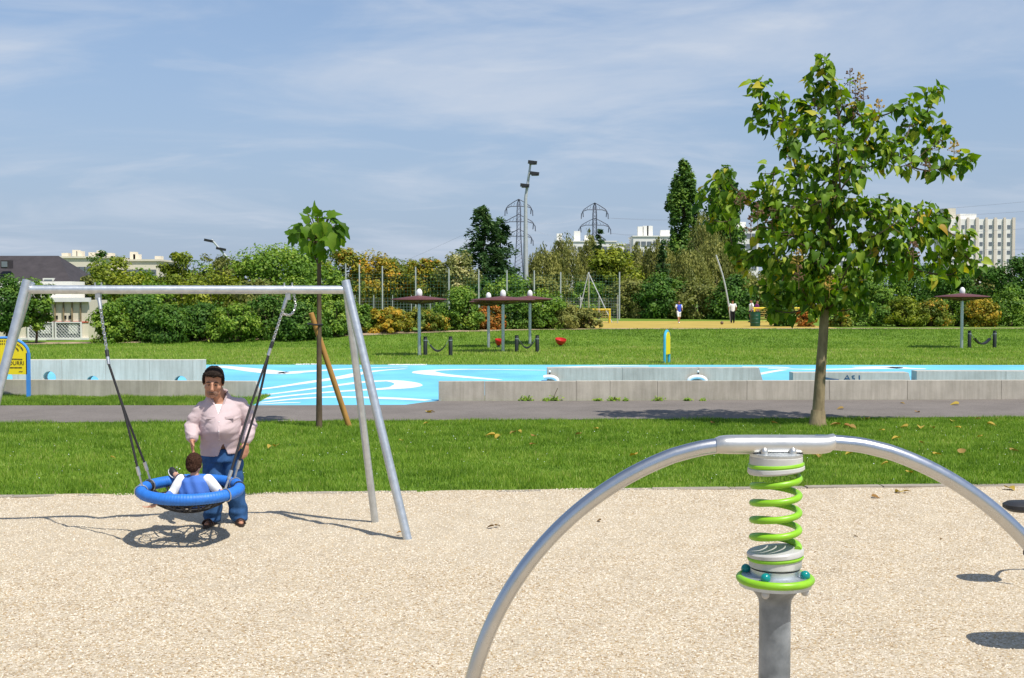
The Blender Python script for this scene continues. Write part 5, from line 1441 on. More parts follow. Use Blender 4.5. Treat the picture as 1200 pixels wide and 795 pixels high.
# jeans
j = MB()
j.loft([(W_(-.035, .01, .70), .200, .135), (W_(-.035, .01, .78), .198, .132), (W_(-.035, .01, .84), .195, .128)], 28)
limb(j, [hipl + Vector((.0, 0, -.04)), hipl.lerp(knl, .5), knl, knl.lerp(anl, .6), anl + Vector((0, -.005, .02))], [.122, .112, .100, .098, .100], 16)
limb(j, [hipr + Vector((.0, 0, -.04)), hipr.lerp(knr, .5), knr, knr.lerp(anr, .6), anr + Vector((.0, -.005, .02))], [.122, .112, .100, .100, .104], 16)
jf = fuse(j, .010, 4); vv = np.array(jf.v); q = vv - c0
vv[:, 0] += .006 * np.sin(q[:, 2] * 40 + 14 * q[:, 1]); vv[:, 1] += .008 * np.sin(q[:, 2] * 33 + 10 * q[:, 0]) * np.clip(1.1 - q[:, 2], .2, 1)
vv[:, 1] += .012 * np.sin(q[:, 2] * 75) * np.clip((.25 - q[:, 2]) * 5, 0, 1)
jf.v = [tuple(p) for p in np.where(vv[:, 2:3] < .035, np.c_[vv[:, :2], np.full(len(vv), .035)], vv)]
jf.build("jeans", MAT['jeans'], man)
for an, ft in ((anl, (-.42, -1, 0)), (anr, (.16, -1, 0))):
    f = Vector(ft).normalized(); rt = Matrix.Rotation(math.atan2(f.y, f.x) + math.pi / 2, 3, 'Z'); c = an + f * .07; c.z = 0
    sd = MB(); sd.loft([(Vector((0, 0, .006)), .050, .140), (Vector((0, 0, .030)), .050, .138)], 20)
    sd.v = [tuple(c + rt @ Vector(p)) for p in sd.v]
    for k in (-.075, -.03, .07):
        sd.tube([c + rt @ Vector((.048 * math.cos(t), k, .028 + .055 * math.sin(t))) for t in lin(0, math.pi, 10)], .013, 6, flat=.6)
    sd.build("sandal", MAT['sandal'], man)

man.rotation_euler = (0, 0, R(11))
# ---------- the child in the nest, seen from behind
ch_c = P(228, 575, 11.98)
ch = empty("person", (ch_c.x, ch_c.y, ns_c.z - .15)); tag(ch, "child in a blue and white top sitting in the nest swing", "person")
def K(x, y, z): return Vector((ch_c.x + x, ch_c.y + y, z))
zs_ = P(228, 558, 12.0).z     # shoulders
hz = P(227, 543.5, 12.0).z
b = MB(); hr = Matrix.Rotation(R(172), 3, 'Z') @ Matrix.Rotation(R(8), 3, 'X')
T = head_geo(b, K(-.005, .03, hz - .005), hr, .86)
limb(b, [K(-.004, .02, hz - .06), K(0, .01, zs_ - .02)], [.042, .046])
b.loft([(K(0, .0, zs_ - .30), .085, .06), (K(0, .0, zs_ - .15), .09, .06), (K(0, .01, zs_ - .02), .09, .05)])
sl, sr = K(-.135, .01, zs_ - .04), K(.135, .01, zs_ - .04)
el, er = K(-.205, -.03, zs_ - .155), K(.225, .03, zs_ - .145)
wl = onring(R(238), RC + .01, -.075); wr = onring(R(-22), RC - .13, .02)
limb(b, [K(0, .01, zs_ - .04), sl, el, wl + Vector((.03, .02, .02))], [.045, .036, .028, .019]); limb(b, [K(0, .01, zs_ - .04), sr, er, wr], [.045, .036, .028, .02])
hand(b, wl + Vector((.0, .0, -.004)), (-.8, -.5, -.1), (0, .1, 1), (.5, -.8, 0), .62, .5); hand(b, wr, (.9, .1, .1), (0, .1, -1), (0, 1, 0), .62, .5)
kl, kr = K(-.11, .30, zs_ - .16), K(.06, .31, zs_ - .15); fl, frt = onring(R(128), RC - .06, .085), K(.07, .52, zs_ - .26)
limb(b, [K(-.055, .03, zs_ - .27), kl, fl], [.06, .045, .03]); limb(b, [K(.055, .03, zs_ - .27), kr, frt], [.06, .045, .03])
fuse(b, .006, 3).build("body", MAT['skin_pale'], ch)
h = MB(); sK = .86
h.ball(T((0, .022, .035)), (.090 * sK, .106 * sK, .100 * sK), 18, 12, hr); h.ball(T((0, .06, -.035)), (.074 * sK, .062 * sK, .066 * sK), 16, 10, hr)
for q_ in (-1, 1): h.ball(T((q_ * .076, .03, .0)), (.020 * sK, .034 * sK, .05 * sK), 10, 8, hr)
hf = fuse(h, .008, 2); vv = np.array(hf.v); r = np.random.default_rng(8); vv += r.normal(0, .0026, vv.shape); hf.v = [tuple(p) for p in vv]
hf.build("hair", MAT['hair_brown'], ch)
s = MB()
s.loft([(K(0, .0, zs_ - .30), .155, .10), (K(0, -.005, zs_ - .15), .160, .10), (K(0, .005, zs_ - .045), .148, .085), (K(0, .01, zs_ + .012), .070, .055)], 24)
sf = fuse(s, .009, 4); vv = np.array(sf.v); q = vv - np.array(K(0, 0, 0)); vv[:, 1] += .006 * np.sin(q[:, 0] * 60 + q[:, 2] * 25); sf.v = [tuple(p) for p in vv]
sf.build("shirt", MAT['child_blue'], ch)
for s0, e0, w0 in ((sl, el, wl + Vector((.03, .02, .02))), (sr, er, wr)):
    sv = MB(); limb(sv, [s0 + Vector((0, 0, .004)), s0.lerp(e0, .5), e0, e0.lerp(w0, .12)], [.058, .058, .050, .044], 12); fuse(sv, .009, 3).build("sleeve", MAT['vest'], ch)
    sv = MB(); limb(sv, [e0.lerp(w0, .10), e0.lerp(w0, .5), e0.lerp(w0, .82)], [.039, .034, .028], 12); fuse(sv, .008, 3).build("sleeve", MAT['child_blue'], ch)
t_ = MB(); limb(t_, [K(0, .02, zs_ - .28), K(-.06, .06, zs_ - .27), kl, kl.lerp(fl, .7)], [.085, .075, .058, .046]); limb(t_, [K(0, .02, zs_ - .28), K(.06, .06, zs_ - .27), kr, kr.lerp(frt, .85)], [.085, .075, .058, .046])
fuse(t_, .010, 3).build("trousers", MAT['navy'], ch)
for p, d in ((fl, Vector((-.5, .6, .5))), (frt, Vector((.1, .8, .3)))):
    d.normalize(); rt = Vector((0, 1, 0)).rotation_difference(d).to_matrix()
    m = MB(); m.ball(p + d * .03, (.038, .075, .036), 12, 8, rt); m.build("shoe", MAT['dark'], ch)
    MB().tube([p + d * .03 + rt @ Vector((.040 * math.cos(t), .076 * math.sin(t), -.018)) for t in lin(0, 6.0, 16)], .007, 5, closed=True).build("shoe_sole", MAT['vest'], ch)

# ---------- people on the ball pitch
def far_person(label, px, yhead, d, face, top, bottom, legs_bare=False, stride=.18, arms=((.28, -.05, .95), (-.28, -.05, .95)), top2=None):
    x = (px - CX) / FPX * d; z0 = terrain_z(x, d) + .02; H = P(px, yhead, d).z - z0; k = H / 1.75
    rt = Matrix.Rotation(face, 3, 'Z')
    def Q(a, b_, c): return Vector((x, d, z0)) + rt @ (Vector((a, b_, c)) * k)
    root = empty("person", (x, d, z0)); tag(root, label, "person")
    b = MB(); T = head_geo(b, Q(0, -.01, 1.62), rt, k * 1.0)
    limb(b, [Q(0, 0, 1.52), Q(0, .02, 1.42)], [.055 * k, .06 * k]); b.loft([(Q(0, 0, .9), .14 * k, .1 * k), (Q(0, 0, 1.2), .15 * k, .1 * k), (Q(0, .01, 1.42), .13 * k, .07 * k)])
    hips = []
    for q_ in (-1, 1):
        A = arms[0] if q_ > 0 else arms[1]
        sh = Q(q_ * .18, .01, 1.40); wv = Q(*A); elb = sh.lerp(wv, .5) + rt @ Vector((q_ * .05, .06, -.02)) * k
        limb(b, [Q(0, .01, 1.36), sh, elb, wv], [.05 * k, .048 * k, .038 * k, .027 * k]); hand(b, wv, wv - elb, rt @ Vector((-q_, 0, 0)), rt @ Vector((0, -1, 0)), k, .4)
        hp = Q(q_ * .09, 0, .9); kn = Q(q_ * .1, -.04 + q_ * stride * .4, .5); an = Q(q_ * .1, .03 + q_ * stride, .08)
        limb(b, [hp, kn, an], [.085 * k, .058 * k, .038 * k]); b.ball(an + rt @ Vector((0, -.07, -.04)) * k, (.042 * k, .12 * k, .036 * k), 10, 6, rt); hips.append((hp, kn, an, sh, elb, wv))
    fuse(b, .014, 2).build("body", MAT['skin'], root)
    h = MB(); h.ball(T((0, .02, .05)), (.085 * k, .10 * k, .078 * k), 14, 8, rt); h.build("hair", MAT['hair'], root)
    s = MB(); s.loft([(Q(0, 0, .86), .165 * k, .125 * k), (Q(0, 0, 1.1), .175 * k, .125 * k), (Q(0, .0, 1.32), .19 * k, .115 * k), (Q(0, .01, 1.43), .11 * k, .075 * k)])
    for (hp, kn, an, sh, elb, wv) in hips: limb(s, [Q(0, 0, 1.33), sh, sh.lerp(elb, .75)], [.08 * k, .075 * k, .066 * k])
    fuse(s, .016, 3).build("shirt", MAT[top], root)
    if top2:
        for (hp, kn, an, sh, elb, wv) in hips: limb_ = MB(); limb(limb_, [sh.lerp(elb, .15), sh.lerp(elb, .85)], [.085 * k, .075 * k]); limb_.build("sleeve", MAT[top2], root)
    t_ = MB(); t_.loft([(Q(0, 0, .76), .165 * k, .12 * k), (Q(0, 0, .95), .165 * k, .12 * k)])
    for (hp, kn, an, sh, elb, wv) in hips:
        e = kn if legs_bare else an; limb(t_, [hp, hp.lerp(e, .5), e + (rt @ Vector((0, 0, .03)) * k)], [.105 * k, .09 * k, (.085 if legs_bare else .062) * k])
    fuse(t_, .016, 3).build("shorts" if legs_bare else "trousers", MAT[bottom], root)
    for (hp, kn, an, *_) in hips:
        f = MB(); f.ball(an + rt @ Vector((0, -.07, -.035)) * k, (.050 * k, .135 * k, .045 * k), 10, 6, rt); f.build("shoe", MAT['vest' if legs_bare else 'dark'], root)
    return root
far_person("footballer in a blue and white kit walking on the ochre pitch", 795.5, 352.5, 84, R(15), 'sport_blue', 'vest', True, .22, ((.24, -.1, 1.05), (-.22, -.12, 1.1)), 'vest')
far_person("footballer in a white shirt and black trousers seen from behind", 858.5, 351.5, 84.5, R(178), 'vest', 'black_cloth', False, .06, ((.27, -.12, 1.02), (-.27, -.12, 1.02)))
far_person("person in a white top standing behind the green bin", 880.5, 351.0, 87, R(-80), 'vest', 'navy', False, .08)
MAT['plum'] = cloth("plum_cloth", (.13, .02, .10), var=.1)
far_person("person in a plum top standing just behind the green bin", 887, 352, 88, R(60), 'plum', 'black_cloth', False, .06)
bl = G(846, 380.5, .52); tag(MB().ball((bl.x, bl.y, .52 + .11), .11, 14, 10).build("football", MAT['stubble']), "brown football lying on the ochre pitch", "ball")

# ================================================================ SPRING SEE-SAW IN FRONT
MAT['stainless'] = M("brushed_stainless", (.58, .58, .585), .28, metal=1.0, var=.06, vs_=10, bump=.02, bs=200, stretch=(1, 1, 1))
MAT['cast'] = M("cast_aluminium", (.66, .64, .60), .38, metal=.85, var=.10, vs_=9, bump=.04, bs=90)
MAT['galv_dull'] = M("dull_galvanised", (.16, .18, .195), .45, metal=.25, var=.22, vs_=8, bump=.06, bs=60, col2=(.34, .365, .385))
MAT['lime_paint'] = M("lime_powder_coat", (.235, .50, .015), .38, var=.14, vs_=12, spec=.5)
MAT['grey_plastic'] = M("pale_grey_plastic", (.50, .49, .46), .48, var=.12, vs_=9)
MAT['teal'] = M("teal_cap", (.0, .22, .21), .22, var=.08, vs_=10)
MAT['rubber'] = M("black_rubber", (.020, .020, .022), .55, var=.25, vs_=12, bump=.2, bs=90)
SD_ = 5.0
def S(px, py, dd=0.0):
    p = P(px, py, SD_); p.y += dd; return p
axis_x = S(909, 600).x
see = empty("spring_seesaw", (axis_x, SD_, 0)); tag(see, "stainless arch see-saw on a lime green spring and steel post", "see-saw")
def zz_(py): return P(909, py, SD_).z
AX = lambda py: Vector((axis_x, SD_, zz_(py)))
zf = zz_(678)
MB().lathe((axis_x, SD_, 0), [(.066, -.3), (.066, zz_(708)), (.069, zz_(702)), (.082, zz_(696)), (.104, zz_(690)), (.118, zz_(686))], 32).build("post", MAT['galv_dull'], see)
fl = MB().lathe((axis_x, SD_, 0), [(.118, zz_(688)), (.150, zz_(686)), (.150, zz_(674)), (.02, zz_(673))], 40); fl.build("flange_plate", MAT['galv'], see)
V = [Vector((axis_x + .147 * math.cos(t), SD_ + .147 * math.sin(t), zf)) for t in [2 * math.pi * k / 56 for k in range(56)]]
MB().tube(V, .0165, 14, closed=True).build("flange_rim", MAT['lime_paint'], see)
for a in (-118, -28, 62, 152):
    c = Vector((axis_x + .128 * math.cos(R(a - 2)), SD_ + .128 * math.sin(R(a - 2)), zz_(674)))
    MB().ball(c + Vector((0, 0, .012)), (.021, .021, .021), 16, 10).build("cap", MAT['teal'], see)
    MB().ball(c + Vector((0, 0, -.055)), (.017, .017, .020), 12, 8).build("nut_cap", MAT['grey_plastic'], see)
MB().lathe((axis_x, SD_, 0), [(.100, zz_(674)), (.103, zz_(670)), (.103, zz_(666))], 36).build("spring_base", MAT['galv'], see)
def collar(py0, py1, r_, tilt, flip, parent):
    """grey plastic cup holding the end turn of the spring, its edge spiralling"""
    m = MB(); n = 40; rings = []
    lo, hi = zz_(py0), zz_(py1)
    rows = [(r_ - .004, 0.0), (r_, .06), (r_, .55), (r_ * 1.0, .62), (r_ * 1.07, .70), (r_ * 1.08, .9), (r_ * 1.03, 1.0), (r_ * .55, 1.0)]
    V = []
    for rr, t in rows:
        for j in range(n):
            a = 2 * math.pi * j / n
            sp_ = tilt * math.cos(a) * t
            z = lo + (hi - lo) * t + sp_ if not flip else hi - (hi - lo) * t + sp_
            V.append((axis_x + rr * math.cos(a), SD_ + rr * math.sin(a), z))
    k = len(rows)
    Fa = [(i * n + j, i * n + (j + 1) % n, (i + 1) * n + (j + 1) % n, (i + 1) * n + j) for i in range(k - 1) for j in range(n)]
    Fa += [tuple(range(n - 1, -1, -1)), tuple((k - 1) * n + j for j in range(n))]
    o = m.add(V, Fa).build("spring_collar", MAT['grey_plastic'], see)
    # spring turn lying in its groove
    g = MB(); t = .56
    zc = (lo + (hi - lo) * t) if not flip else (hi - (hi - lo) * t)
    g.tube([(axis_x + (r_ - .002) * math.cos(a), SD_ + (r_ - .002) * math.sin(a), zc + tilt * math.cos(a) * t) for a in [2 * math.pi * q / 44 for q in range(44)]], .0095, 8, closed=True)
    g.build("spring_turn", MAT['lime_paint'], o)
collar(664, 644, .110, .011, False, see)
collar(553, 534, .110, .011, True, see)
hx = []; n = 190
for i in range(n + 1):
    deg = -30 + (1560 + 30) * i / n; a = R(deg); hx.append(Vector((axis_x + .096 * math.cos(a), SD_ + .096 * math.sin(a), zz_(629.5 - 20 * (deg - 180) / 360))))
MB().tube(hx, .0143, 14).build("spring", MAT['lime_paint'], see)
# saddle casting and arch
ACX, ACY, AR_ = 921.5, 889.6, 379.5
def arcp(deg, rr=AR_): return S(ACX + rr * math.cos(R(deg)), ACY - rr * math.sin(R(deg)))
for a0, a1, ext in ((192, 110.4, [(818, 526.3), (843, 522.4), (862, 521.2)]), (-12, 71.6, [(1011, 522.3), (986, 519.4), (971, 518.6), (955, 518.4)])):
    tp_ = [arcp(a) for a in lin(a0, a1, 54)]; tp_ = tp_[:-1] + spline([tp_[-1]] + [S(*q_) for q_ in ext], 5)
    MB().tube(tp_, .0325, 24).build("arch_tube", MAT['stainless'], see)
# straight clamp with bevelled ends; both arch tubes run into it
sd = MB(); V = []; k = 27
for i in range(k):
    t = i / 26; px = 838.5 + 138.5 * t; e = min(1, min(t, 1 - t) / .16); e = math.sqrt(max(0, 1 - (1 - e) ** 2))
    cy = 522.5 - 5.0 * t; top = (cy - 9.0) * (1 - e) + (510.2 - .4 * math.sin(math.pi * t)) * e; bot = (cy + 8.5) * (1 - e) + 532 * e
    zt_c = zz_(top); zb_c = zz_(bot); c = Vector((S(px, 520).x, SD_, (zt_c + zb_c) / 2)); hh = (zt_c - zb_c) / 2
    for j in range(20):
        b = 2 * math.pi * j / 20; cu, cd = math.cos(b), math.sin(b)
        V.append(c + Vector((0, (.040 + .014 * e) * math.copysign(abs(cd) ** .8, cd), hh * math.copysign(abs(cu) ** .8, cu))))
sd.add(V, [(i * 20 + j, i * 20 + (j + 1) % 20, (i + 1) * 20 + (j + 1) % 20, (i + 1) * 20 + j) for i in range(k - 1) for j in range(20)] + [tuple(range(19, -1, -1)), tuple((k - 1) * 20 + j for j in range(20))])
sd.build("saddle_clamp", MAT['cast'], see)
MB().lathe((axis_x, SD_, 0), [(.108, zz_(535)), (.110, zz_(533)), (.110, zz_(531)), (.05, zz_(529))], 36).build("top_plate", MAT['galv'], see)
for px in (893, 926):
    MB().ball(S(px, 528.5, -.047), (.016, .020, .022), 14, 10).build("bolt_boss", MAT['cast'], see)
for a, s_ in ((190, -1), (-10, 1)):
    c = arcp(a); st_ = MB(); st_.loft([(c + Vector((s_ * .02, 0, -.02)), .19, .15, 3), (c + Vector((s_ * .02, 0, .01)), .20, .16, 3), (c + Vector((s_ * .02, 0, .035)), .17, .13, 3)], 28); st_.build("seat", MAT['rubber'], see)
    hb = arcp(a + s_ * 5); MB().tube([hb + Vector((0, -.2, 0)), hb + Vector((0, .2, 0))], .014, 10).build("handle", MAT['stainless'], see)

# ================================================================ FURTHER PLAY EQUIPMENT ON THE RIGHT
def stool(label, tip, h, sx, sy, far):
    """black seat pad on a thin curved steel bar that rises from a post further right"""
    x, y = tip; c = Vector((x + sx / 2, y + .03, h)); r_ = empty("rocking_seat", (x + 1.05, y + .12, 0)); tag(r_, label, "seat")
    MB().loft([(c + Vector((0, 0, -.035)), sx * .40, sy * .40, 2.6), (c + Vector((0, 0, -.01)), sx * .5, sy * .5, 2.6), (c + Vector((0, 0, .02)), sx * .5, sy * .5, 2.6), (c + Vector((0, 0, .04)), sx * .4, sy * .4, 2.6)], 28).build("seat", MAT['rubber'], r_)
    MB().tube(spline([c + Vector((.02, 0, -.02)), c + Vector((sx * .4, .05, -.02)), c + Vector((.35, .22, .10)), c + Vector((.62, .24, .16)), Vector((x + 1.05, y + .12, .62))], 6), .016, 8).build("curved_bar", MAT['stainless'], r_)
    MB().tube(spline([c + Vector((-.02, -.02, .03)), c + Vector((.10, -.14, .0)), c + Vector((.2, -.20, -.02))], 5), .012, 8).build("foot_bar", MAT['stainless'], r_)
    MB().lathe((x + 1.05, y + .12, 0), [(.05, -.1), (.05, .6), (.08, .64), (.03, .68)], 20).build("post", MAT['galv_dull'], r_)
stool("black seat pad on a thin bar poking in beside the gravel's kerb end", (4.19, 10.08), .70, .36, .28, 0)
stool("larger black seat pad on a thin bar nearer the arch see-saw", (3.56, 8.18), .70, .62, .42, 1)

# ================================================================ PARASOLS, SLINGS, BOWLS ON THE LAWN
MAT['canopy'] = M("maroon_canopy", (.115, .040, .038), .55, var=.2, vs_=2, spec=.3)
MAT['canopy_under'] = M("brown_board", (.10, .060, .045), .7, var=.15, vs_=2)
MAT['post_black'] = M("black_post", (.012, .018, .016), .55, var=.2, vs_=6)
def ground_at(px, py):
    r0 = ray(px, py); p = G(px, py)
    for _ in range(12): p = G(px, py, terrain_z(p.x, p.y))
    return p
def parasol(label, px, ybase, ydisc, wpx, group=None):
    g = ground_at(px, ybase); d = g.y; r_ = empty("parasol", g); tag(r_, label, "parasol", group)
    zd = P(px, ydisc, d).z; rad = wpx / FPX * d / 2
    MB().tube([(g.x, d, g.z - .1), (g.x, d, zd)], .072, 12).build("pole", MAT['galv'], r_)
    c = MB().lathe((g.x, d, 0), [(.10, zd - .16), (rad * .5, zd - .07), (rad * .985, zd - .015), (rad, zd + .01), (rad * .97, zd + .035), (rad * .5, zd + .11), (.12, zd + .17)], 40); c.build("canopy", MAT['canopy'], r_, angle=60)
    for k in range(8):
        a = 2 * math.pi * k / 8 + .2; MB().tube([(g.x + .08 * math.cos(a), d + .08 * math.sin(a), zd - .185), (g.x + rad * .9 * math.cos(a), d + rad * .9 * math.sin(a), zd - .045)], .018, 5).build("rib", MAT['canopy_under'], r_)
    MB().ball((g.x, d, zd + .26), (.13, .13, .20), 16, 10).build("finial", MAT['white'], r_)
parasol("lone maroon parasol with white knob before the clipped autumn hedge", 491.5, 417, 351.5, 66)
parasol("maroon parasol at the back left of the cluster of three", 572.5, 407.5, 354.2, 46)
parasol("front middle maroon parasol of the cluster of three", 589.5, 412.8, 352, 76)
parasol("maroon parasol at the right of the cluster of three", 621, 404.5, 351, 54)
parasol("maroon parasol before the right-hand border shrubs", 1126.8, 408.5, 348.2, 62)
def sling(label, pa, pb, ybase, ytop):
    ga, gb = ground_at(pa, ybase), ground_at(pb, ybase); d = ga.y; zt = P(pa, ytop, d).z
    r_ = empty("sling_seat", (ga + gb) / 2); tag(r_, label, "seat")
    for g in (ga, gb):
        po = MB().lathe((g.x, d, 0), [(.085, g.z - .1), (.085, zt - .06), (.06, zt - .03), (.085, zt - .025), (.085, zt)], 14).build("post", MAT['post_black'], r_)
        MB().lathe((g.x, d, 0), [(.088, zt - .17), (.088, zt - .14)], 14).build("band", MAT['galv'], po)
    w = gb.x - ga.x; c = (ga.x + gb.x) / 2; z0 = ga.z; s = MB(); V = []; n = 12
    for i in range(n + 1):
        t = -1 + 2 * i / n; xx = c + t * w * .30; z = z0 + .16 + .24 * t * t
        V += [(xx, d - .17, z), (xx, d + .17, z)]
    V2 = [(a, b_, z + .07) for a, b_, z in V]
    k = len(V); Fa = []
    for i in range(n):
        Fa += [(2 * i, 2 * i + 1, 2 * i + 3, 2 * i + 2), (k + 2 * i, k + 2 * i + 2, k + 2 * i + 3, k + 2 * i + 1), (2 * i, 2 * i + 2, k + 2 * i + 2, k + 2 * i), (2 * i + 1, k + 2 * i + 1, k + 2 * i + 3, 2 * i + 3)]
    s.add(V + V2, Fa).build("sling", MAT['rubber'], r_)
    for s_, g in ((-1, ga), (1, gb)):
        MB().tube([(g.x - s_ * .08, d, zt - .15), (c + s_ * w * .28, d, z0 + .37)], .012, 5).build("chain", MAT['chain'], r_)
sling("black sling seat between two posts beside the lone left parasol", 498.5, 528, 417, 394.5)
sling("black sling seat between two posts below the cluster of parasols", 605.5, 629.5, 413, 393)
sling("black sling seat between two posts beside the right-hand parasol", 1136, 1165.5, 408, 387.5)
def bowl(label, px, ybase, yc, wpx):
    g = ground_at(px, ybase); d = g.y; zc = P(px, yc, d).z; rad = wpx / FPX * d / 2; r_ = empty("bowl_seat", g); tag(r_, label, "seat")
    ax = Vector((.10, -.25, 1)).normalized()
    MB().lathe((g.x, d, zc), [(.05, -.20), (rad * .55, -.14), (rad * .9, -.02), (rad, .09), (rad * .97, .11), (rad * .86, .02), (rad * .5, -.08), (.02, -.12)], 28, ax).build("bowl", MAT['red'], r_)
    MB().tube([(g.x, d, g.z - .05), (g.x, d, zc - .16)], [.11, .05], 10).build("stem", MAT['dark'], r_)
bowl("red spinning bowl seat on the open lawn right of the parasols", 657, 406.5, 400, 13.5)
bowl("red spinning bowl seat half hidden by the middle parasol pole", 584.5, 407.5, 400.5, 9.5)

# ================================================================ SIGNS, BIN
MAT['sign_yellow'] = M("sign_yellow", (.83, .66, .015), .4, var=.03, vs_=3)
MAT['sign_blue'] = M("sign_blue", (.055, .25, .66), .45, var=.08, vs_=4)
MAT['sign_cyan'] = M("sign_cyan", (.05, .38, .55), .45, var=.08, vs_=4)
MAT['ink'] = M("sign_ink", (.10, .075, .02), .6, var=.05, vs_=4)
def text_mesh(s, size):
    cu = bpy.data.curves.new("t", 'FONT'); cu.body = s; cu.size = size; cu.extrude = .0015; cu.align_x = 'RIGHT'
    ob = bpy.data.objects.new("t", cu); COL.objects.link(ob); dg = bpy.context.evaluated_depsgraph_get()
    me = bpy.data.meshes.new_from_object(ob.evaluated_get(dg)); bpy.data.objects.remove(ob); return me
D = 28.75
sg = empty("park_sign", (P(5, 466, D).x, D, 0)); tag(sg, "yellow round-topped park sign on blue posts at the concrete wall", "sign")
xl_, xr_ = P(-22.5, 430, D).x, P(31.5, 430, D).x; zb2, zs2, zt2 = P(0, 439, D).z, P(0, 414, D).z, P(0, 397.5, D).z
cxs = (xl_ + xr_) / 2; hw_ = (xr_ - xl_) / 2
poly = [(xl_, zb2), (xr_, zb2), (xr_, zs2)] + [(cxs + hw_ * math.cos(t), zs2 + (zt2 - zs2) * math.sin(t)) for t in lin(.12, math.pi - .12, 16)] + [(xl_, zs2)]
MB().prism([(u, D, w) for u, w in poly], (0, .02, 0)).build("panel", MAT['sign_yellow'], sg, smooth=False)
# blue frame following the panel's sides and round top
fp = [(xr_ + .03, 0)] + [(xr_ + .03, zs2)] + [(cxs + (hw_ + .03) * math.cos(t), zs2 + (zt2 - zs2 + .03) * math.sin(t)) for t in lin(.12, math.pi - .12, 16)] + [(xl_ - .03, zs2), (xl_ - .03, 0)]
MB().tube([(u, D + .03, w) for u, w in fp[1:-1]], .036, 8).build("frame", MAT['sign_blue'], sg)
for xx in (xr_ + .02, xl_ - .02):
    MB().box((xx, D + .035, zs2 / 2), (.085, .07, zs2)).build("post", MAT['sign_blue'], sg, smooth=False)
def put_text(s, px, py, size):
    o = link("lettering", text_mesh(s, size), sg); o.data.materials.clear(); o.data.materials.append(MAT['ink'])
    o.location = P(px, py, D) - Vector((ORG[sg.name])) + Vector((0, -.008, 0)); o.rotation_euler = (R(90), 0, 0)
put_text("COURRI", 28.6, 427.6, .128)
def marks(pts, h):
    m = MB()
    for (px, py, w, rot) in pts:
        p = P(px, py, D); m.box((p.x, D - .004, p.z), (w, .004, h), Matrix.Rotation(rot, 3, 'Y'))
    m.build("small_print", MAT['ink'], sg, smooth=False)
marks([(13.5 + 1.7 * i, 421.0 + .05 * i, .022 + .012 * (i % 2), 0) for i in range(8)] + [(11 + 1.6 * i, 431, .02 + .008 * (i % 3), 0) for i in range(10)], .028)
arcm = []
for rr, n in ((.86, 26), (.66, 20)):
    for i in range(n):
        t = .25 + (math.pi - .5) * i / (n - 1); c = P(5, 416, D); u, w = cxs + hw_ * rr * math.cos(t), zs2 + (zt2 - zs2) * rr * math.sin(t)
        arcm.append((u, w, -(t - math.pi / 2) * .6, i))
m = MB()
for u, w, ro, i in arcm: m.box((u, D - .004, w), (.030 if i % 3 else .018, .004, .034), Matrix.Rotation(ro, 3, 'Y'))
m.build("small_print", MAT['ink'], sg, smooth=False)
m = MB(); p = P(24, 436, D)
for k, (u, w) in enumerate([(-.03, 0), (-.005, .012), (.02, 0), (.04, .008)]): m.ball((p.x + u, D - .002, p.z + w), (.014, .004, .012), 8, 6)
m.build("emblem", MAT['ink'], sg)
# the small sign on the lawn, seen almost edge-on
g = ground_at(782, 425.5); sg2 = empty("park_sign", g); tag(sg2, "small round-topped blue and yellow sign standing on the far lawn", "sign")
rt = Matrix.Rotation(R(68), 3, 'Z'); d = g.y; H_ = P(782, 388, d).z - g.z
def Q2(a, b_, c): return g + rt @ Vector((a, b_, c))
hw2 = .30
poly = [(-hw2, .30 * H_), (hw2, .30 * H_)] + [(hw2 * math.cos(t), H_ - hw2 + hw2 * math.sin(t)) for t in lin(0, math.pi, 14)]
MB().prism([Q2(u, -.035, w - .03) for u, w in poly], rt @ Vector((0, .03, 0))).build("panel", MAT['sign_yellow'], sg2, smooth=False)
fp = [(hw2 + .02, .0)] + [((hw2 + .02) * math.cos(t), H_ - hw2 + (hw2) * math.sin(t)) for t in lin(0, math.pi, 14)] + [(-hw2 - .02, 0)]
MB().tube([Q2(u, 0.02, w) for u, w in fp], .050, 8).build("frame", MAT['sign_cyan'], sg2)
MAT['bin_green'] = M("bin_green", (.010, .085, .050), .45, var=.12, vs_=4)
g = ground_at(885, 383); d = g.y; H_ = P(885, 365.5, d).z - g.z; w_ = 12 / FPX * d / 2
bn = empty("litter_bin", g); tag(bn, "dark green round litter bin at the edge of the pitch", "bin")
MB().lathe(g, [(w_ * .9, 0), (w_ * .95, .03), (w_, H_ * .95), (w_ * 1.05, H_ * .96), (w_ * 1.05, H_), (w_ * .9, H_ + .0), (w_ * .88, H_ * .6), (.05, H_ * .55)], 24).build("body", MAT['bin_green'], bn)
for zq in (.25, .5, .75):
    MB().lathe(g, [(w_ * 1.0, H_ * zq), (w_ * 1.03, H_ * zq + .015), (w_ * 1.0, H_ * zq + .03)], 24).build("band", MAT['bin_green'], bn)

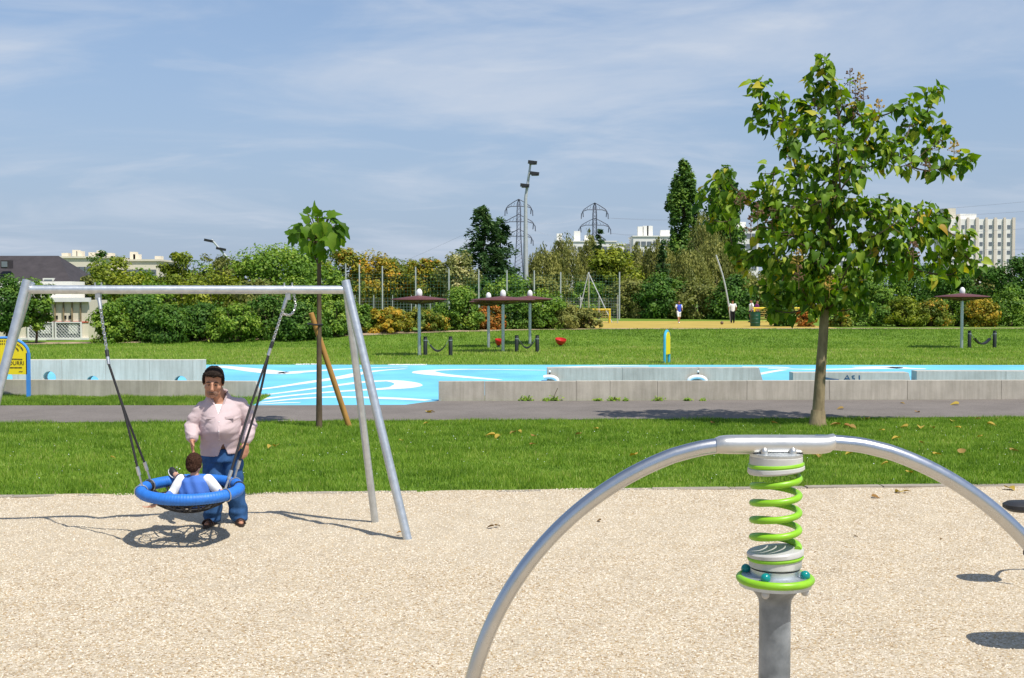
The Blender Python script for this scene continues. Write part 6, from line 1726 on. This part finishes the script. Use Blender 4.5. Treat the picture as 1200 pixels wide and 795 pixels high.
# ================================================================ DETAILS AT THE WALLS
MAT['graffiti'] = M("graffiti_blue", (.03, .08, .14), .7, var=.2, vs_=10)
D = 32.5 - .232
blk = [o for o in bpy.data.objects if o.get("label", "").startswith("short grey concrete block with graffiti")][0]
def stroke(pts, w=.022):
    return [P(a, b_, D) for a, b_ in pts], w
m = MB()
for pts, w in [stroke([(989, 446), (993, 440), (996, 446)]), stroke([(990, 444), (995, 444)]), stroke([(1001.5, 440.5), (998.5, 441), (999, 443), (1001.5, 443.5), (1001.5, 445.5), (998, 446)]), stroke([(1007, 440), (1007.3, 446)]), stroke([(966, 443), (974, 444.5), (983, 445.6)], .03)]:
    m.tube([p + Vector((0, 0, 0)) for p in pts], w, 6, flat=.8)
m.v = [(a, max(b_, D - .004) if b_ < D else min(b_, D + .004), c) for a, b_, c in m.v]
m.build("graffiti", MAT['graffiti'], blk)
def spout(label, px, yc, d, a0, a1, rx, rz):
    c = P(px, yc, d); r_ = empty("water_spout", (c.x, d, 0)); tag(r_, label, "spout")
    MB().tube([(c.x + rx * math.cos(t), d, max(.03, c.z) + rz * math.sin(t)) for t in lin(a0, a1, 16)], .062, 10).build("arch", MAT['white'], r_)
    MB().tube([(c.x + .03, d + .03, max(.03, c.z) + rz), (c.x + .03, d + .03, max(.03, c.z) + rz + .13)], .02, 8).build("rod", MAT['dark'], r_)
    MB().ball((c.x + .03, d + .03, max(.03, c.z) + rz + .15), .035, 10, 8).build("knob", MAT['white'], r_)
spout("white arched water spout against the long concrete block", 817, 448, 34.18, 0, math.pi, .245, .13)
spout("white curved water spout at the free end of the concrete block", 643, 448, 34.18, 0, math.pi * .7, .245, .13)
c = G(867, 469.2); bg = MB().ball((c.x, c.y, .045), (.10, .07, .04), 10, 7); bg.ball((c.x + .08, c.y - .01, .06), (.06, .05, .045), 10, 7)
bf = fuse(bg, .02, 2); vv = np.array(bf.v); vv += np.random.default_rng(4).normal(0, .006, vv.shape); vv[:, 2] = np.maximum(vv[:, 2], .012); bf.v = [tuple(p) for p in vv]
tag(bf.build("crumpled_bag", MAT['rubber']), "small black crumpled bag at the foot of the long wall", "bag")
def weed(label, px, py, w, h, stalk=False, seed=0):
    r = np.random.default_rng(900 + seed); g = G(px, py); wd = w / FPX * g.y; hh = h / FPX * g.y; n = 70
    root = empty("weed", (g.x, g.y, 0)); tag(root, label, "weed", "weeds along the foot of the long wall")
    C = np.stack([r.normal(0, wd * .28, n), r.normal(0, .04, n), np.abs(r.normal(0, hh * .4, n)) + .02], 1)
    nor = unit(np.stack([r.normal(0, .5, n), r.normal(-.4, .4, n), np.full(n, .8)], 1)); L = r.uniform(.05, .10, n)
    V, Fa = quads(C, nor, r.normal(0, 1, (n, 3)), L, L * .5); link("leaves", np_mesh("weed_leaves", V, Fa, LM['green'], np.repeat(r.uniform(.3, .95, n), 4)), root)
    s = MB()
    for k in range(4): s.tube([(0, 0, 0), (r.normal(0, wd * .2), r.normal(0, .03), hh * .8)], .006, 4)
    if stalk: s.tube([(0, 0, 0), (.02, 0, hh * 1.3), (.09, 0, hh * 2.6)], .008, 5)
    link("stem", s.mesh("weed_stem", MAT['bark']), root)
for i, (px, w, h, st_) in enumerate([(617, 14, 5, False), (649, 18, 6, True), (640, 7, 3, False), (700, 8, 3, False), (720, 13, 6, False), (733, 5, 3, False), (772, 13, 6, False), (806, 9, 3, False), (823, 5, 2, False)]):
    weed("tall-stalked green weed at the foot of the long wall" if st_ else "low green weed tuft at the foot of the long wall", px, 470.6, w, h, st_, i)

# ================================================================ FALLEN LEAVES
hu = heart_unit(.5, .25); hm = [np_mesh("fallen_leaf", hu[0], hu[1], LM['fallen'], np.full(len(hu[0]), v), True) for v in (.05, .35, .6, .75, .95)]
r = np.random.default_rng(77)
def fallen(px, py, size, tone, where):
    g = G(px, py); z = {'lawn': .055, 'path': .03, 'gravel': .035}[where]
    o = link("fallen_leaf", hm[tone]); o.location = (g.x, g.y, z); o.scale = (size * .8,) * 3
    o.rotation_euler = (r.normal(.05, .15), r.normal(0, .15), r.uniform(0, 6.28))
    nm_ = ["brown", "tan", "yellow", "bright yellow", "rust-brown"][tone]
    tag(o, "%s fallen leaf lying on the %s" % (nm_, {'lawn': "near lawn", 'path': "asphalt path", 'gravel': "gravel or kerb"}[where]), "leaf", "fallen leaves on the " + where)
for px, py, s_, t_, w_ in [(579, 513.5, .2, 3, 'lawn'), (586, 514, .2, 3, 'lawn'), (603, 510, .16, 1, 'lawn'), (607, 508.5, .14, 2, 'lawn'), (624, 515, .14, 4, 'lawn'), (680, 512, .15, 1, 'lawn'), (501, 499, .12, 2, 'lawn'), (745, 537, .18, 3, 'lawn'),
    (324, 526, .16, 2, 'lawn'), (318, 526.5, .16, 2, 'lawn'), (622, 525, .12, 4, 'lawn'), (983, 501, .22, 1, 'lawn'), (990, 502, .2, 4, 'lawn'), (996, 503, .2, 1, 'lawn'), (1063, 503.5, .2, 2, 'lawn'), (1079, 503.5, .2, 2, 'lawn'), (1092, 504, .14, 1, 'lawn'),
    (1116, 497, .16, 2, 'lawn'), (1125, 505, .14, 3, 'lawn'), (1158, 500, .22, 2, 'lawn'), (1185, 532, .2, 1, 'lawn'), (1127, 535, .18, 1, 'lawn'), (1095, 536.5, .16, 2, 'lawn'), (1053, 517, .18, 3, 'lawn'), (1064, 558, .14, 2, 'lawn'), (997, 535.5, .16, 2, 'lawn'),
    (952, 537, .18, 3, 'lawn'), (960, 538, .14, 1, 'lawn'), (834, 499, .12, 4, 'lawn'), (1018, 493.5, .14, 1, 'lawn'), (1148, 494, .13, 1, 'lawn'), (1169, 493, .13, 0, 'lawn'), (1040, 547, .13, 2, 'lawn'), (850, 533, .13, 2, 'lawn'), (1010, 520, .14, 1, 'lawn'),
    (1150, 515, .13, 2, 'lawn'), (1078, 522, .13, 1, 'lawn'), (905, 498.5, .14, 1, 'lawn'), (1035, 508, .13, 2, 'lawn'), (700, 506, .12, 2, 'lawn'), (470, 520, .11, 2, 'lawn'), (130, 540, .1, 2, 'lawn'),
    (500, 484.5, .2, 2, 'path'), (504, 484, .15, 1, 'path'), (988, 480.5, .18, 1, 'path'), (1119, 467.5, .24, 2, 'path'), (1124, 467.8, .2, 1, 'path'), (1123, 475.5, .24, 2, 'path'), (1074, 484.5, .15, 4, 'path'), (1056, 474, .12, 1, 'path'),
    (1181, 575, .19, 3, 'gravel'), (1055, 580, .15, 2, 'gravel'), (1060, 579.5, .1, 1, 'gravel'), (1022, 585.5, .13, 4, 'gravel'), (578, 620.5, .10, 0, 'gravel'), (581, 620, .08, 0, 'gravel'), (704, 613.5, .07, 0, 'gravel'), (1103, 635, .04, 0, 'gravel'), (1001, 632, .05, 0, 'gravel'), (470, 628, .07, 4, 'gravel')]:
    fallen(px, py, s_, t_, w_)
